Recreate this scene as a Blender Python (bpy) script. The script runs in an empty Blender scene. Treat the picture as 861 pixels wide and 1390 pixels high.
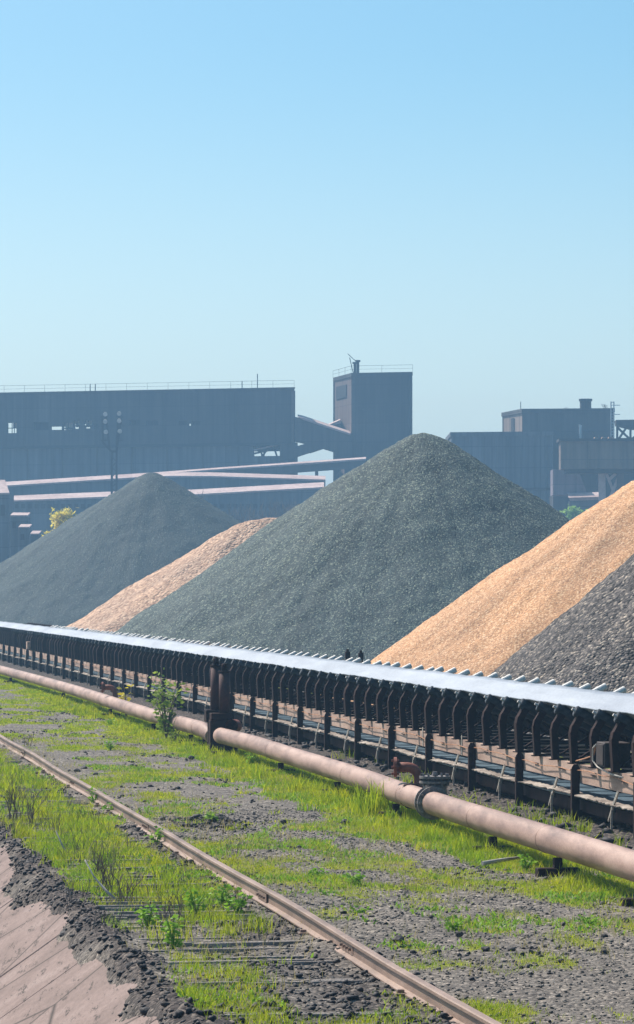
import bpy, math, random
import numpy as np
from mathutils import Vector, Matrix
random.seed(7); RNG = np.random.default_rng(11)
R = math.radians; PI = math.pi
SC = bpy.context.scene; COL = SC.collection

# ------------------------------------------------------------------ frame of the yard
H = 3.4                      # eye height over the yard
F = 5200.0                   # focal length in photo pixels
TH = math.atan(760.5 / F); S_, C_ = math.sin(TH), math.cos(TH)   # bearing of the track / pipe / conveyor line

def Lw(a, t, z=0.0):         # line frame (a across, t along) -> world
    return (a * C_ - t * S_, a * S_ + t * C_, z)
def ln(a, t): return a * C_ - t * S_, a * S_ + t * C_
def at(px, py, Y):           # a sight line of the photograph met at depth Y
    return ((px - 430.5) / F * Y, Y, H + (805 - py) / F * Y)
def t_of(px, a):             # position along the line at offset a seen at column px
    Z = a / ((px - 430.5) / F * C_ + S_); X = (px - 430.5) / F * Z
    return -X * S_ + Z * C_

# ------------------------------------------------------------------ noise
def _h(ix, iy, seed):
    n = (ix.astype(np.int64) * 374761393 + iy.astype(np.int64) * 668265263 + seed * 1442695041) & 0x7fffffff
    n = ((n ^ (n >> 13)) * 1274126177) & 0x7fffffff
    n = n ^ (n >> 16)
    return (n & 0xffff) / 65535.0
def vn(x, y, seed=0):
    x = np.asarray(x, float); y = np.asarray(y, float)
    ix = np.floor(x); iy = np.floor(y); fx = x - ix; fy = y - iy
    fx = fx * fx * (3 - 2 * fx); fy = fy * fy * (3 - 2 * fy)
    a = _h(ix, iy, seed); b = _h(ix + 1, iy, seed); c = _h(ix, iy + 1, seed); d = _h(ix + 1, iy + 1, seed)
    return (a * (1 - fx) + b * fx) * (1 - fy) + (c * (1 - fx) + d * fx) * fy
def fbm(x, y, o=4, seed=0):
    s = 0; amp = .5; tot = 0
    for k in range(o):
        s = s + amp * vn(x * 2 ** k + 17.3 * k, y * 2 ** k + 9.1 * k, seed + k); tot += amp; amp *= .5
    return s / tot
def sm(e0, e1, x):
    u = np.clip((np.asarray(x, float) - e0) / (e1 - e0), 0, 1); return u * u * (3 - 2 * u)

# ------------------------------------------------------------------ object helpers
def tag(o, label=None, cat=None, group=None, kind=None):
    if label: o['label'] = label
    if cat: o['category'] = cat
    if group: o['group'] = group
    if kind: o['kind'] = kind
    return o
def empty(name, loc=(0, 0, 0), rz=0.0):
    o = bpy.data.objects.new(name, None); COL.objects.link(o)
    o.location = loc; o.rotation_euler = (0, 0, rz); o.empty_display_size = .2
    return o
def link(name, me, parent=None, loc=None):
    o = bpy.data.objects.new(name, me); COL.objects.link(o)
    if parent: o.parent = parent
    if loc is not None: o.location = loc
    return o
def copy_tree(o, parent=None):
    c = o.copy(); COL.objects.link(c)
    if parent: c.parent = parent
    for ch in list(o.children): copy_tree(ch, c)
    return c
class MB:
    def __init__(s): s.v = []; s.f = []
    def quadbox(s, P):       # 8 points: bottom 4 ccw, top 4 ccw
        n = len(s.v); s.v += [tuple(p) for p in P]
        for q in ((3, 2, 1, 0), (4, 5, 6, 7), (0, 1, 5, 4), (1, 2, 6, 5), (2, 3, 7, 6), (3, 0, 4, 7)):
            s.f.append(tuple(n + k for k in q))
        return s
    def box(s, x0, x1, y0, y1, z0, z1):
        return s.quadbox([(x0, y0, z0), (x1, y0, z0), (x1, y1, z0), (x0, y1, z0), (x0, y0, z1), (x1, y0, z1), (x1, y1, z1), (x0, y1, z1)])
    def bar(s, p, q, w, h=None, up=(0, 0, 1)):
        h = h or w; p = Vector(p); q = Vector(q); d = (q - p).normalized(); up = Vector(up)
        if abs(d.dot(up)) > .98: up = Vector((0, 1, 0))
        r = d.cross(up).normalized(); u = r.cross(d)
        P = []
        for b in (p, q):
            for i, j in ((-1, -1), (1, -1), (1, 1), (-1, 1)): P.append(b + r * w / 2 * i + u * h / 2 * j)
        return s.quadbox(P)
    def tube(s, pts, rad, n=10, caps=True):
        pts = [Vector(p) for p in pts]
        rr = rad if isinstance(rad, (list, tuple)) else [rad] * len(pts)
        d = [(pts[min(i + 1, len(pts) - 1)] - pts[max(i - 1, 0)]).normalized() for i in range(len(pts))]
        ref = Vector((0, 0, 1)) if abs(d[0].z) < .9 else Vector((1, 0, 0))
        r = d[0].cross(ref).normalized(); base = len(s.v)
        for i, p in enumerate(pts):
            r = (r - d[i] * r.dot(d[i])).normalized(); u = d[i].cross(r)
            for k in range(n):
                a = 2 * PI * k / n; s.v.append(tuple(p + (r * math.cos(a) + u * math.sin(a)) * rr[i]))
        for i in range(len(pts) - 1):
            for k in range(n):
                a = base + i * n + k; b = base + i * n + (k + 1) % n
                s.f.append((a, b, b + n, a + n))
        if caps:
            s.f.append(tuple(base + k for k in range(n))[::-1]); e = base + (len(pts) - 1) * n
            s.f.append(tuple(e + k for k in range(n)))
        return s
    def prism(s, poly, ext):  # planar polygon of 3-D points swept by ext
        n = len(poly); b = len(s.v); e = Vector(ext)
        s.v += [tuple(p) for p in poly] + [tuple(Vector(p) + e) for p in poly]
        s.f.append(tuple(range(b + n - 1, b - 1, -1))); s.f.append(tuple(range(b + n, b + 2 * n)))
        for i in range(n):
            j = (i + 1) % n; s.f.append((b + i, b + j, b + n + j, b + n + i))
        return s
    def mesh(s, name, mat, smooth=False, bevel=0):
        me = bpy.data.meshes.new(name); me.from_pydata(s.v, [], s.f); me.update()
        import bmesh
        bm = bmesh.new(); bm.from_mesh(me); bmesh.ops.recalc_face_normals(bm, faces=bm.faces)
        if bevel:
            es = [e for e in bm.edges if len(e.link_faces) == 2 and e.calc_face_angle(0) > .6]
            bmesh.ops.bevel(bm, geom=es, offset=bevel, segments=1, affect='EDGES', clamp_overlap=True)
        bm.to_mesh(me); bm.free()
        if smooth:
            for p in me.polygons: p.use_smooth = len(p.vertices) <= 4
        me.materials.append(mat); return me
    def build(s, name, mat, parent=None, smooth=False, bevel=0, loc=None):
        return link(name, s.mesh(name, mat, smooth, bevel), parent, loc)
def np_mesh(name, V, faces3=None, faces4=None, mat=None, smooth=False):
    me = bpy.data.meshes.new(name); V = np.asarray(V, np.float32)
    me.vertices.add(len(V)); me.vertices.foreach_set('co', V.ravel())
    idx = []; tot = []
    if faces4 is not None and len(faces4): idx.append(np.asarray(faces4).ravel()); tot.append(np.full(len(faces4), 4))
    if faces3 is not None and len(faces3): idx.append(np.asarray(faces3).ravel()); tot.append(np.full(len(faces3), 3))
    idx = np.concatenate(idx).astype(np.int32); tot = np.concatenate(tot).astype(np.int32)
    me.loops.add(len(idx)); me.loops.foreach_set('vertex_index', idx)
    me.polygons.add(len(tot)); st = np.concatenate([[0], np.cumsum(tot)[:-1]]).astype(np.int32)
    me.polygons.foreach_set('loop_start', st)
    me.update(calc_edges=True); me.validate()
    if smooth: me.polygons.foreach_set('use_smooth', np.ones(len(me.polygons), bool))
    if mat: me.materials.append(mat)
    return me
def add_attr(me, name, vals):
    a = me.attributes.new(name, 'FLOAT', 'POINT'); a.data.foreach_set('value', np.asarray(vals, np.float32))

# ------------------------------------------------------------------ materials
class NT:
    def __init__(s, name):
        s.m = bpy.data.materials.new(name); s.m.use_nodes = True; s.n = s.m.node_tree.nodes; s.l = s.m.node_tree.links
        s.b = s.n['Principled BSDF']
        s.tc = s.n.new('ShaderNodeTexCoord')
    def new(s, t, **k):
        o = s.n.new(t)
        for a, b in k.items():
            if hasattr(o, a): setattr(o, a, b)
            else: o.inputs[a].default_value = b
        return o
    def noise(s, sc, det=4, ro=.55, co='Object', st=None):
        o = s.new('ShaderNodeTexNoise'); o.inputs['Scale'].default_value = sc; o.inputs['Detail'].default_value = det; o.inputs['Roughness'].default_value = ro
        s.l.new(s.coords(co, st), o.inputs['Vector']); return o.outputs['Fac']
    def coords(s, co='Object', st=None):
        if st is None: return s.tc.outputs[co]
        mp = s.new('ShaderNodeMapping'); mp.inputs['Scale'].default_value = st
        s.l.new(s.tc.outputs[co], mp.inputs['Vector']); return mp.outputs[0]
    def voro(s, sc, co='Object', st=None, feat='F1'):
        o = s.new('ShaderNodeTexVoronoi'); o.feature = feat; o.inputs['Scale'].default_value = sc
        s.l.new(s.coords(co, st), o.inputs['Vector']); return o
    def ramp(s, fac, stops):
        o = s.new('ShaderNodeValToRGB'); e = o.color_ramp.elements
        while len(e) < len(stops): e.new(.5)
        for k, (p, c) in enumerate(stops):
            e[k].position = p; e[k].color = (*c, 1) if len(c) == 3 else c
        s.l.new(fac, o.inputs[0]); return o.outputs[0]
    def mix(s, fac, a, b, mode='MIX'):
        o = s.new('ShaderNodeMix'); o.data_type = 'RGBA'; o.blend_type = mode
        for v, i in ((fac, 0), (a, 6), (b, 7)):
            if hasattr(v, 'links') or hasattr(v, 'is_linked'): s.l.new(v, o.inputs[i])
            else: o.inputs[i].default_value = v if i == 0 else (*v, 1)
        return o.outputs[2]
    def math(s, op, a, b=0.0, clamp=False):
        o = s.new('ShaderNodeMath'); o.operation = op; o.use_clamp = clamp
        for v, i in ((a, 0), (b, 1)):
            if hasattr(v, 'is_linked'): s.l.new(v, o.inputs[i])
            else: o.inputs[i].default_value = v
        return o.outputs[0]
    def bump(s, h, st=.4, dist=.05):
        o = s.new('ShaderNodeBump'); o.inputs['Strength'].default_value = st; o.inputs['Distance'].default_value = dist
        s.l.new(h, o.inputs['Height']); s.l.new(o.outputs[0], s.b.inputs['Normal']); return o
    def col(s, c):
        if hasattr(c, 'is_linked'): s.l.new(c, s.b.inputs['Base Color'])
        else: s.b.inputs['Base Color'].default_value = (*c, 1)
    def set(s, rough=.8, metal=0.0, spec=.4):
        s.b.inputs['Roughness'].default_value = rough; s.b.inputs['Metallic'].default_value = metal
        s.b.inputs['Specular IOR Level'].default_value = spec; return s

def weathered(name, c1, c2, c3=None, sc=3.0, rough=.8, st=None, bump=.3, fine=40, spec=.3, dist=.01):
    k = NT(name); n = k.noise(sc, 6, .65, st=st)
    cc = k.ramp(n, [(.32, c1), (.55, c2), (.75, c3 or c2)])
    f = k.noise(fine, 3, .6)
    cc = k.mix(.5, cc, k.ramp(f, [(.3, (.55, .55, .55)), (.7, (1.25, 1.25, 1.25))]), 'MULTIPLY')
    k.col(cc); k.set(rough, 0, spec); k.bump(f, bump, dist); return k.m

M = {}
M['steel'] = weathered('dark_rusty_steel', (.014, .008, .009), (.032, .015, .014), (.075, .030, .022), 4, .85, None, .3, 40, .15)
M['steelred'] = weathered('red_oxide_steel', (.04, .015, .015), (.07, .025, .022), (.10, .038, .03), 3, .7)
M['stringer'] = weathered('dusty_brown_channel', (.20, .125, .095), (.31, .20, .15), (.38, .26, .20), 2.2, .85, (1, .35, 2))
M['stringer'] = weathered('dusty_brown_channel', (.28, .175, .135), (.47, .325, .255), (.56, .42, .35), 2.2, .85, (1, .35, 2))
M['pipe'] = weathered('rusty_pipe', (.17, .10, .08), (.37, .235, .185), (.47, .325, .265), 3.2, .6, (1, .16, 1), .10, 45, .4, .004)
M['piperust'] = weathered('red_rusty_fitting', (.16, .045, .03), (.27, .085, .055), (.36, .14, .09), 6, .7)
M['flange'] = weathered('weathered_flange', (.10, .085, .085), (.22, .19, .18), (.36, .31, .28), 9, .6)
M['rail'] = weathered('rail_steel', (.15, .095, .07), (.28, .185, .14), (.40, .28, .22), 3, .6, (1, .3, 1), .3, 60, .5)
M['belt'] = weathered('dusty_sky_glare_belt', (.22, .25, .30), (.31, .345, .395), (.38, .41, .45), 1.2, .62, (1, .15, 1), .1, 20, .5)  # dust plus sky and sun glare put into the belt colour
M['belt_low'] = weathered('return_belt_sky_blue', (.075, .12, .165), (.10, .16, .21), (.14, .20, .25), 1.2, .4, (1, .2, 1), .1, 20, .5)  # sky reflection on dark rubber put into the blue colour
M['fray'] = weathered('frayed_belt_edge', (.12, .09, .075), (.38, .32, .27), (.62, .56, .49), 3, .9, (1, .5, 1), .6, 50, .2, .03)
M['roller'] = weathered('roller_rubber', (.018, .022, .03), (.04, .048, .06), (.09, .10, .115), 8, .6)
M['shaft'] = weathered('pale_roller_shaft', (.5, .47, .44), (.65, .62, .58), (.75, .72, .68), 20, .5)
M['rod'] = weathered('sunlit_pale_rod', (.25, .22, .19), (.42, .38, .33), (.5, .46, .4), 12, .7)  # sunlit look of the hangers put into the colour; straps share it
M['boxsteel'] = weathered('junction_box_paint', (.03, .02, .02), (.05, .034, .032), (.08, .055, .048), 6, .7)
M['wire'] = weathered('orange_cord', (.35, .16, .08), (.45, .22, .12), (.5, .28, .16), 9, .7)
M['cable'] = weathered('pale_cable', (.45, .40, .34), (.55, .50, .44), (.6, .55, .5), 9, .7)
M['timber'] = weathered('cracked_grey_timber', (.13, .11, .10), (.32, .28, .25), (.44, .40, .36), 3, .9, (1.2, 14, 6), .8, 30, .2, .03)
M['block'] = weathered('dusty_block', (.10, .08, .07), (.19, .15, .13), (.26, .21, .18), 5, .9)

def stone_mat(name, cols, sc, bs=.9, big=.25, rough=.8, dist=.12, streak=.16):
    k = NT(name); v = k.voro(sc); sep = k.new('ShaderNodeSeparateColor'); k.l.new(v.outputs['Color'], sep.inputs[0])
    c = k.ramp(sep.outputs[0], cols)
    n = k.noise(big, 4, .6)
    c = k.mix(1.0, c, k.ramp(n, [(.3, (.82, .84, .88)), (.7, (1.12, 1.1, 1.06))]), 'MULTIPLY')
    sx = k.new('ShaderNodeVectorMath'); sx.operation = 'MULTIPLY'; sx.inputs[1].default_value = (1, 1, 0); k.l.new(k.tc.outputs['Object'], sx.inputs[0])
    sn = k.new('ShaderNodeVectorMath'); sn.operation = 'NORMALIZE'; k.l.new(sx.outputs[0], sn.inputs[0])
    no = k.new('ShaderNodeTexNoise'); no.inputs['Scale'].default_value = 7; no.inputs['Detail'].default_value = 5; no.inputs['Roughness'].default_value = .6; k.l.new(sn.outputs[0], no.inputs['Vector'])
    c = k.mix(1.0, c, k.ramp(no.outputs['Fac'], [(.3, (1 - streak,) * 3), (.7, (1 + streak,) * 3)]), 'MULTIPLY')
    k.col(c); k.set(rough, 0, .35)
    k.bump(k.math('ADD', k.math('MULTIPLY', v.outputs['Distance'], -1.0), k.math('MULTIPLY', sep.outputs[1], .8)), bs, dist)
    return k.m
M['slag'] = stone_mat('green_grey_ore', [(.0, (.014, .027, .029)), (.45, (.033, .054, .056)), (.8, (.07, .102, .092)), (.97, (.20, .235, .18))], 15, .8, dist=.05)
M['slag_far'] = stone_mat('green_grey_ore_far', [(.0, (.010, .020, .020)), (.5, (.020, .035, .033)), (.9, (.04, .058, .05)), (1, (.10, .125, .10))], 9, dist=.07)
M['pellet'] = stone_mat('tan_orange_ore', [(.0, (.25, .12, .055)), (.35, (.46, .23, .10)), (.75, (.57, .305, .15)), (.97, (.72, .48, .29))], 24, .55, dist=.035, streak=.2)
M['pellet_far'] = stone_mat('tan_orange_ore_far', [(.0, (.28, .16, .10)), (.5, (.45, .27, .17)), (1, (.6, .40, .27))], 6, .8)
M['coke'] = stone_mat('purple_grey_ore', [(.0, (.014, .012, .012)), (.4, (.06, .050, .047)), (.78, (.125, .105, .095)), (.96, (.32, .27, .22))], 15, dist=.07)

def cladding(name, c1, c2, rib=1.2, sc=.12):
    k = NT(name); n = k.noise(sc, 5, .6, st=(1, 1, .5)); s = k.noise(.8, 4, .7, st=(1.6, 1.6, .05))
    c = k.ramp(n, [(.3, c1), (.7, c2)])
    c = k.mix(.75, c, k.ramp(s, [(.3, (.5, .48, .48)), (.7, (1.6, 1.5, 1.45))]), 'MULTIPLY')
    br = k.new('ShaderNodeTexBrick'); br.offset = 0.0
    for a, b in (('Color1', (1, 1, 1, 1)), ('Color2', (.82, .82, .84, 1)), ('Mortar', (.55, .55, .56, 1)), ('Scale', 1.0), ('Mortar Size', .06), ('Brick Width', 6.0), ('Row Height', 3.0)):
        br.inputs[a].default_value = b
    sp = k.new('ShaderNodeSeparateXYZ'); k.l.new(k.tc.outputs['Object'], sp.inputs[0])
    cb = k.new('ShaderNodeCombineXYZ'); k.l.new(k.math('ADD', sp.outputs[0], k.math('MULTIPLY', sp.outputs[1], .5)), cb.inputs[0]); k.l.new(sp.outputs[2], cb.inputs[1])
    k.l.new(cb.outputs[0], br.inputs['Vector'])
    c = k.mix(.8, c, br.outputs[0], 'MULTIPLY')
    k.col(c); k.set(.85, 0, .25); return k.m
M['clad'] = cladding('dirty_grey_cladding', (.03, .028, .03), (.10, .095, .095))
M['clad_low'] = cladding('haze_blue_cladding', (.07, .08, .095), (.17, .185, .21))  # bluer, lighter tone paints in the haze low on the walls
M['clad_brown'] = cladding('brown_panel_cladding', (.17, .13, .105), (.27, .215, .175))
M['clad_tower'] = cladding('sunlit_tone_cladding', (.14, .10, .085), (.21, .16, .14))  # sunlight on the tower's left face put into a lighter brown
M['roof_pink'] = weathered('dusty_pink_roofing', (.38, .26, .235), (.52, .385, .35), (.60, .46, .42), .3, .8, None, .1, 2)
M['clad_lilac'] = cladding('lilac_chute_cladding', (.17, .15, .18), (.24, .21, .25))
M['dark_in'] = weathered('dark_opening', (.02, .02, .022), (.03, .03, .032), None, .5, .8)
M['sky_pane'] = weathered('sky_glimpse_pane', (.6, .5, .38), (.75, .62, .48), None, .7, .5)  # pale colour stands in for bright sky glimpsed through openings
M['metal_far'] = weathered('grey_lattice_metal', (.015, .015, .018), (.03, .03, .033), None, 1, .6)
M['lamp'] = weathered('floodlight_casing', (.4, .4, .4), (.65, .63, .6), None, 1, .5)

def leaf_mat(name, c, c2, trans=.5):
    k = NT(name); g = k.new('ShaderNodeNewGeometry')
    cc = k.ramp(g.outputs['Random Per Island'], [(0, c), (1, c2)]); k.col(cc); k.set(.55, 0, .3)
    t = k.new('ShaderNodeBsdfTranslucent'); k.l.new(cc, t.inputs[0]); mx = k.new('ShaderNodeMixShader'); mx.inputs[0].default_value = trans
    k.l.new(k.b.outputs[0], mx.inputs[1]); k.l.new(t.outputs[0], mx.inputs[2]); k.l.new(mx.outputs[0], k.n['Material Output'].inputs[0])
    return k.m
M['grass'] = leaf_mat('fresh_grass', (.23, .32, .010), (.56, .58, .03), .5)
def patchy(m):
    n = m.node_tree.nodes; l = m.node_tree.links; rampn = [x for x in n if x.type == 'VALTORGB'][0]; tcn = n.new('ShaderNodeTexCoord'); no = n.new('ShaderNodeTexNoise'); no.inputs['Scale'].default_value = 1.3; no.inputs['Detail'].default_value = 5
    mx = n.new('ShaderNodeMix'); mx.data_type = 'RGBA'; mx.blend_type = 'MULTIPLY'; mx.inputs[0].default_value = 1; r2 = n.new('ShaderNodeValToRGB'); e = r2.color_ramp.elements
    e[0].position = .35; e[0].color = (.55, .78, .9, 1); e[1].position = .65; e[1].color = (1.15, 1.05, .9, 1)
    l.new(tcn.outputs['Object'], no.inputs['Vector']); l.new(no.outputs['Fac'], r2.inputs[0]); l.new(r2.outputs[0], mx.inputs[7]); l.new(rampn.outputs[0], mx.inputs[6])
    for lk in list(rampn.outputs[0].links):
        if lk.to_node != mx: t_ = lk.to_socket; l.remove(lk); l.new(mx.outputs[2], t_)
patchy(M['grass'])
M['grass_dry'] = leaf_mat('dry_grass', (.30, .26, .10), (.50, .42, .20), .4)
M['weed'] = leaf_mat('weed_leaf', (.12, .28, .02), (.28, .46, .05), .45)
M['shrub'] = leaf_mat('shrub_leaf', (.16, .26, .03), (.34, .42, .07), .45)
M['yellow'] = leaf_mat('yellow_leaf', (.52, .42, .02), (.70, .60, .06), .4)
M['yellowtree'] = leaf_mat('spring_yellow_leaf', (.55, .46, .04), (.80, .66, .10), .5)
M['greentree'] = leaf_mat('hedge_leaf', (.16, .30, .04), (.30, .46, .08), .5)
M['twig'] = weathered('dry_twig', (.10, .07, .055), (.19, .14, .11), (.34, .29, .25), 8, .9)
M['paletwig'] = weathered('bleached_twig', (.30, .27, .24), (.48, .44, .40), None, 8, .9)

# ground: gravel, moss, soil
k = NT('yard_ground'); at_ = k.new('ShaderNodeAttribute'); at_.attribute_name = 'moss'
v = k.voro(26); sep = k.new('ShaderNodeSeparateColor'); k.l.new(v.outputs['Color'], sep.inputs[0])
v2 = k.voro(70); sep2 = k.new('ShaderNodeSeparateColor'); k.l.new(v2.outputs['Color'], sep2.inputs[0])
grav = k.ramp(sep.outputs[0], [(0, (.075, .068, .062)), (.5, (.15, .138, .124)), (.85, (.21, .194, .172)), (1, (.34, .31, .27))])
grav = k.mix(.6, grav, k.ramp(sep2.outputs[0], [(0, (.6, .6, .6)), (.6, (1.05, 1.02, 1)), (1, (1.6, 1.5, 1.45))]), 'MULTIPLY')
soil = k.ramp(k.noise(1.1, 6, .65), [(.28, (.62, .60, .62)), (.5, (1, .97, .95)), (.72, (1.35, 1.27, 1.2))])
grav = k.mix(1.0, grav, soil, 'MULTIPLY')
moss = k.ramp(k.noise(9, 5, .7), [(.3, (.085, .08, .025)), (.5, (.19, .21, .018)), (.7, (.32, .33, .03))])
fac = k.math('ADD', at_.outputs['Fac'], k.math('MULTIPLY', k.math('SUBTRACT', k.noise(5, 6, .75), .5), 1.5))
fac = k.ramp(fac, [(.36, (0, 0, 0)), (.62, (.9, .9, .9))])
cc = k.mix(fac, grav, moss)
cat = k.new('ShaderNodeAttribute'); cat.attribute_name = 'cinder'  # cinders, plus painted shade under the conveyor
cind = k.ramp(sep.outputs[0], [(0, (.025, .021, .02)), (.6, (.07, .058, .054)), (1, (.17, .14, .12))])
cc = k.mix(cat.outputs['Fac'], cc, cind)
k.col(cc); k.set(.95, 0, .2)
k.bump(k.math('ADD', k.math('MULTIPLY', v.outputs['Distance'], -1), k.math('MULTIPLY', k.noise(18, 5, .7), 1.2)), .75, .03)
M['ground'] = k.m
# concrete lining
k = NT('pink_concrete'); n = k.noise(1.4, 6, .6)
c = k.ramp(n, [(.3, (.17, .125, .11)), (.55, (.245, .18, .16)), (.8, (.31, .24, .215))])
st = k.noise(3.0, 8, .78, st=(2.6, .5, 2.6)); c = k.mix(k.ramp(st, [(.565, (0, 0, 0)), (.60, (.9, .9, .9))]), c, (.06, .048, .043)); c = k.mix(k.ramp(k.noise(14, 6, .8, st=(2, .5, 2)), [(.45, (0, 0, 0)), (.7, (.6, .6, .6))]), c, (.13, .095, .08))
cr = k.voro(.55, feat='DISTANCE_TO_EDGE', st=(1, .6, 1)); cr.voronoi_dimensions = '2D'; c = k.mix(k.ramp(cr.outputs['Distance'], [(.0, (1, 1, 1)), (.018, (0, 0, 0))]), c, (.05, .04, .035))
k.col(c); k.set(.9, 0, .2); k.bump(k.noise(30, 4, .6), .4, .01); M['concrete'] = k.m
M['clinker'] = weathered('black_clinker', (.018, .016, .018), (.04, .036, .038), (.09, .08, .08), 9, .7, None, .5, 50)
M['pebble'] = weathered('grey_pebble', (.07, .062, .057), (.13, .118, .105), (.26, .235, .205), 5, .8, None, .5, 50)

# ------------------------------------------------------------------ ground sheet
EDGE = 3.42
def moss_mask(a, t):
    n = fbm(a * 1.5, t * .55, 5, 3); n2 = fbm(a * .5 + 9, t * .17, 3, 21)
    pipe = sm(8.2, 9.1, a + (n2 - .5) * 2.2) * (1 - sm(10.7, 11.3, a))
    pipe = pipe * (.35 + .65 * sm(44, 47.5, t + (n2 - .5) * 4))
    mid = .31 * sm(5.3, 6.0, a) * (1 - sm(8.0, 9.0, a)) * (.40 + .60 * sm(38, 47, t))
    mid = mid * (1 - .5 * sm(6.6, 7.2, a) * (1 - sm(7.6, 8.2, a)) * (1 - sm(80, 90, t)))
    left = .62 * sm(EDGE + .0, EDGE + .3, a) * (1 - sm(5.0, 5.4, a)) * (.40 + .60 * sm(35, 42, t))
    back = .25 * sm(13.6, 14.5, a) * (1 - sm(17, 24, a)) + .1 * sm(24, 40, a)
    far = .45 * sm(0, .1, EDGE - a) * 0
    base = np.maximum(np.maximum(pipe, mid), np.maximum(left, back))
    m = base * 1.2 + (n - .5) * 3.0 - .16
    return np.clip(m, 0, 1) * (base > .02)
def cinder_shade_mask(a, t):
    n = fbm(a * 2.0, t * .8, 4, 40)
    e = (1 - sm(.06, .36, np.abs(a - (EDGE - .02)) + (n - .5) * .7))
    ballast = sm(4.4, 4.9, a) * (1 - sm(5.25, 5.4, a)) * sm(.45, .6, n) * .8
    e = np.maximum(e, ballast)
    e = np.maximum(e, (1 - sm(30, 37.5, t + (n - .5) * 6)) * (1 - sm(5.3, 5.5, a)) * .75)
    under = sm(10.6, 11.2, a) * (1 - sm(14, 15, a)) * 1.0  # conveyor's shade painted on the ground in the cinder colour
    heap = np.exp(-((a - 6.6) ** 2 / .12 + (t - 56.2) ** 2 / 1.3))
    return np.clip(np.maximum(np.maximum(e, under), heap * 1.3), 0, 1)
def gz(a, t):
    a = np.asarray(a, float); t = np.asarray(t, float)
    near = sm(1.0, 2.5, a) * (1 - sm(30, 60, a))
    z = (fbm(a * .9, t * .5, 4, 5) - .5) * .09 * near
    z = z + (vn(a * 9, t * 9, 8) - .5) * .025 * near
    z = z + .07 * (vn(a * 14, t * 14, 14)) * cinder_shade_mask(a, t) * near
    z = z + .035 * np.exp(-((a - 6.6) ** 2 / .12 + (t - 56.2) ** 2 / 1.3))
    z = z + .045 * np.exp(-((a - 5.42) / .22) ** 2) * near
    d = np.clip(EDGE - a, 0, 3.9)
    ss = sm(0, .25, d)
    slope = -.70 * d
    nn = fbm(a * 2.2 + 4, t * .8, 4, 60); lay = .15 * (1 - sm(.0, .30, d + (nn - .5) * .8 - .30 * np.exp(-((t - 47.0) / 1.6) ** 2) + .25 * np.exp(-((t - 51.5) / 1.6) ** 2))) + (nn - .62) * .12 - .05
    z = z * (1 - ss * .6) + slope + ss * np.where(d < 3.8, lay, -.1)
    back = np.clip(-5.5 - a, 0, 4.2); z = z + back * .65
    return z
def axis(parts):
    out = []
    for a, b, s in parts: out.append(np.arange(a, b, s))
    return np.concatenate(out)
ga = np.concatenate([[-4000, -1500, -500, -150, -60, -25, -14], axis([(-10, 1.2, .7), (1.2, 11.6, .055), (11.6, 30, .5)]), [34, 42, 60, 90, 150, 300, 700, 1800, 4000]])
gt = np.concatenate([[-2500, -800, -200, -60, -20, 0, 12], axis([(20, 27, 1.0), (27, 70, .10), (70, 130, .2), (130, 200, 1.0)]), [210, 230, 260, 300, 400, 550, 800, 1300, 2500, 5000]])
A, T = np.meshgrid(ga, gt, indexing='ij')
GZ = gz(A, T); X, Y = ln(A, T)
V = np.stack([X, Y, GZ], -1).reshape(-1, 3)
na, nt_ = len(ga), len(gt); ii = np.arange(na * nt_).reshape(na, nt_)
Q = np.stack([ii[:-1, :-1], ii[1:, :-1], ii[1:, 1:], ii[:-1, 1:]], -1).reshape(-1, 4)
me = np_mesh('ground', V, None, Q, M['ground'], True)
add_attr(me, 'moss', moss_mask(A, T).ravel()); add_attr(me, 'cinder', cinder_shade_mask(A, T).ravel())
tag(link('ground', me), kind='structure')

# concrete lining of the slope
mb = MB()
tt = 20.0
while tt < 150:
    l = random.uniform(2.7, 3.1)
    for (d0, d1) in ((.02, 1.55), (1.57, 3.1), (3.12, 3.85)):
        o = random.uniform(-.012, .012)
        mb.quadbox([Lw(EDGE - d1, tt, -.70 * d1 - .09 + o), Lw(EDGE - d0, tt, -.70 * d0 - .09 + o), Lw(EDGE - d0, tt + l, -.70 * d0 - .09 + o), Lw(EDGE - d1, tt + l, -.70 * d1 - .09 + o),
                    Lw(EDGE - d1, tt, -.70 * d1 + o), Lw(EDGE - d0, tt, -.70 * d0 + o), Lw(EDGE - d0, tt + l, -.70 * d0 + o), Lw(EDGE - d1, tt + l, -.70 * d1 + o)])
    tt += l + .02
tag(mb.build('concrete_slope', M['concrete'], bevel=.01), 'pinkish cracked concrete slabs lining the bank in the lower left corner', 'concrete slope')

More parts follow.
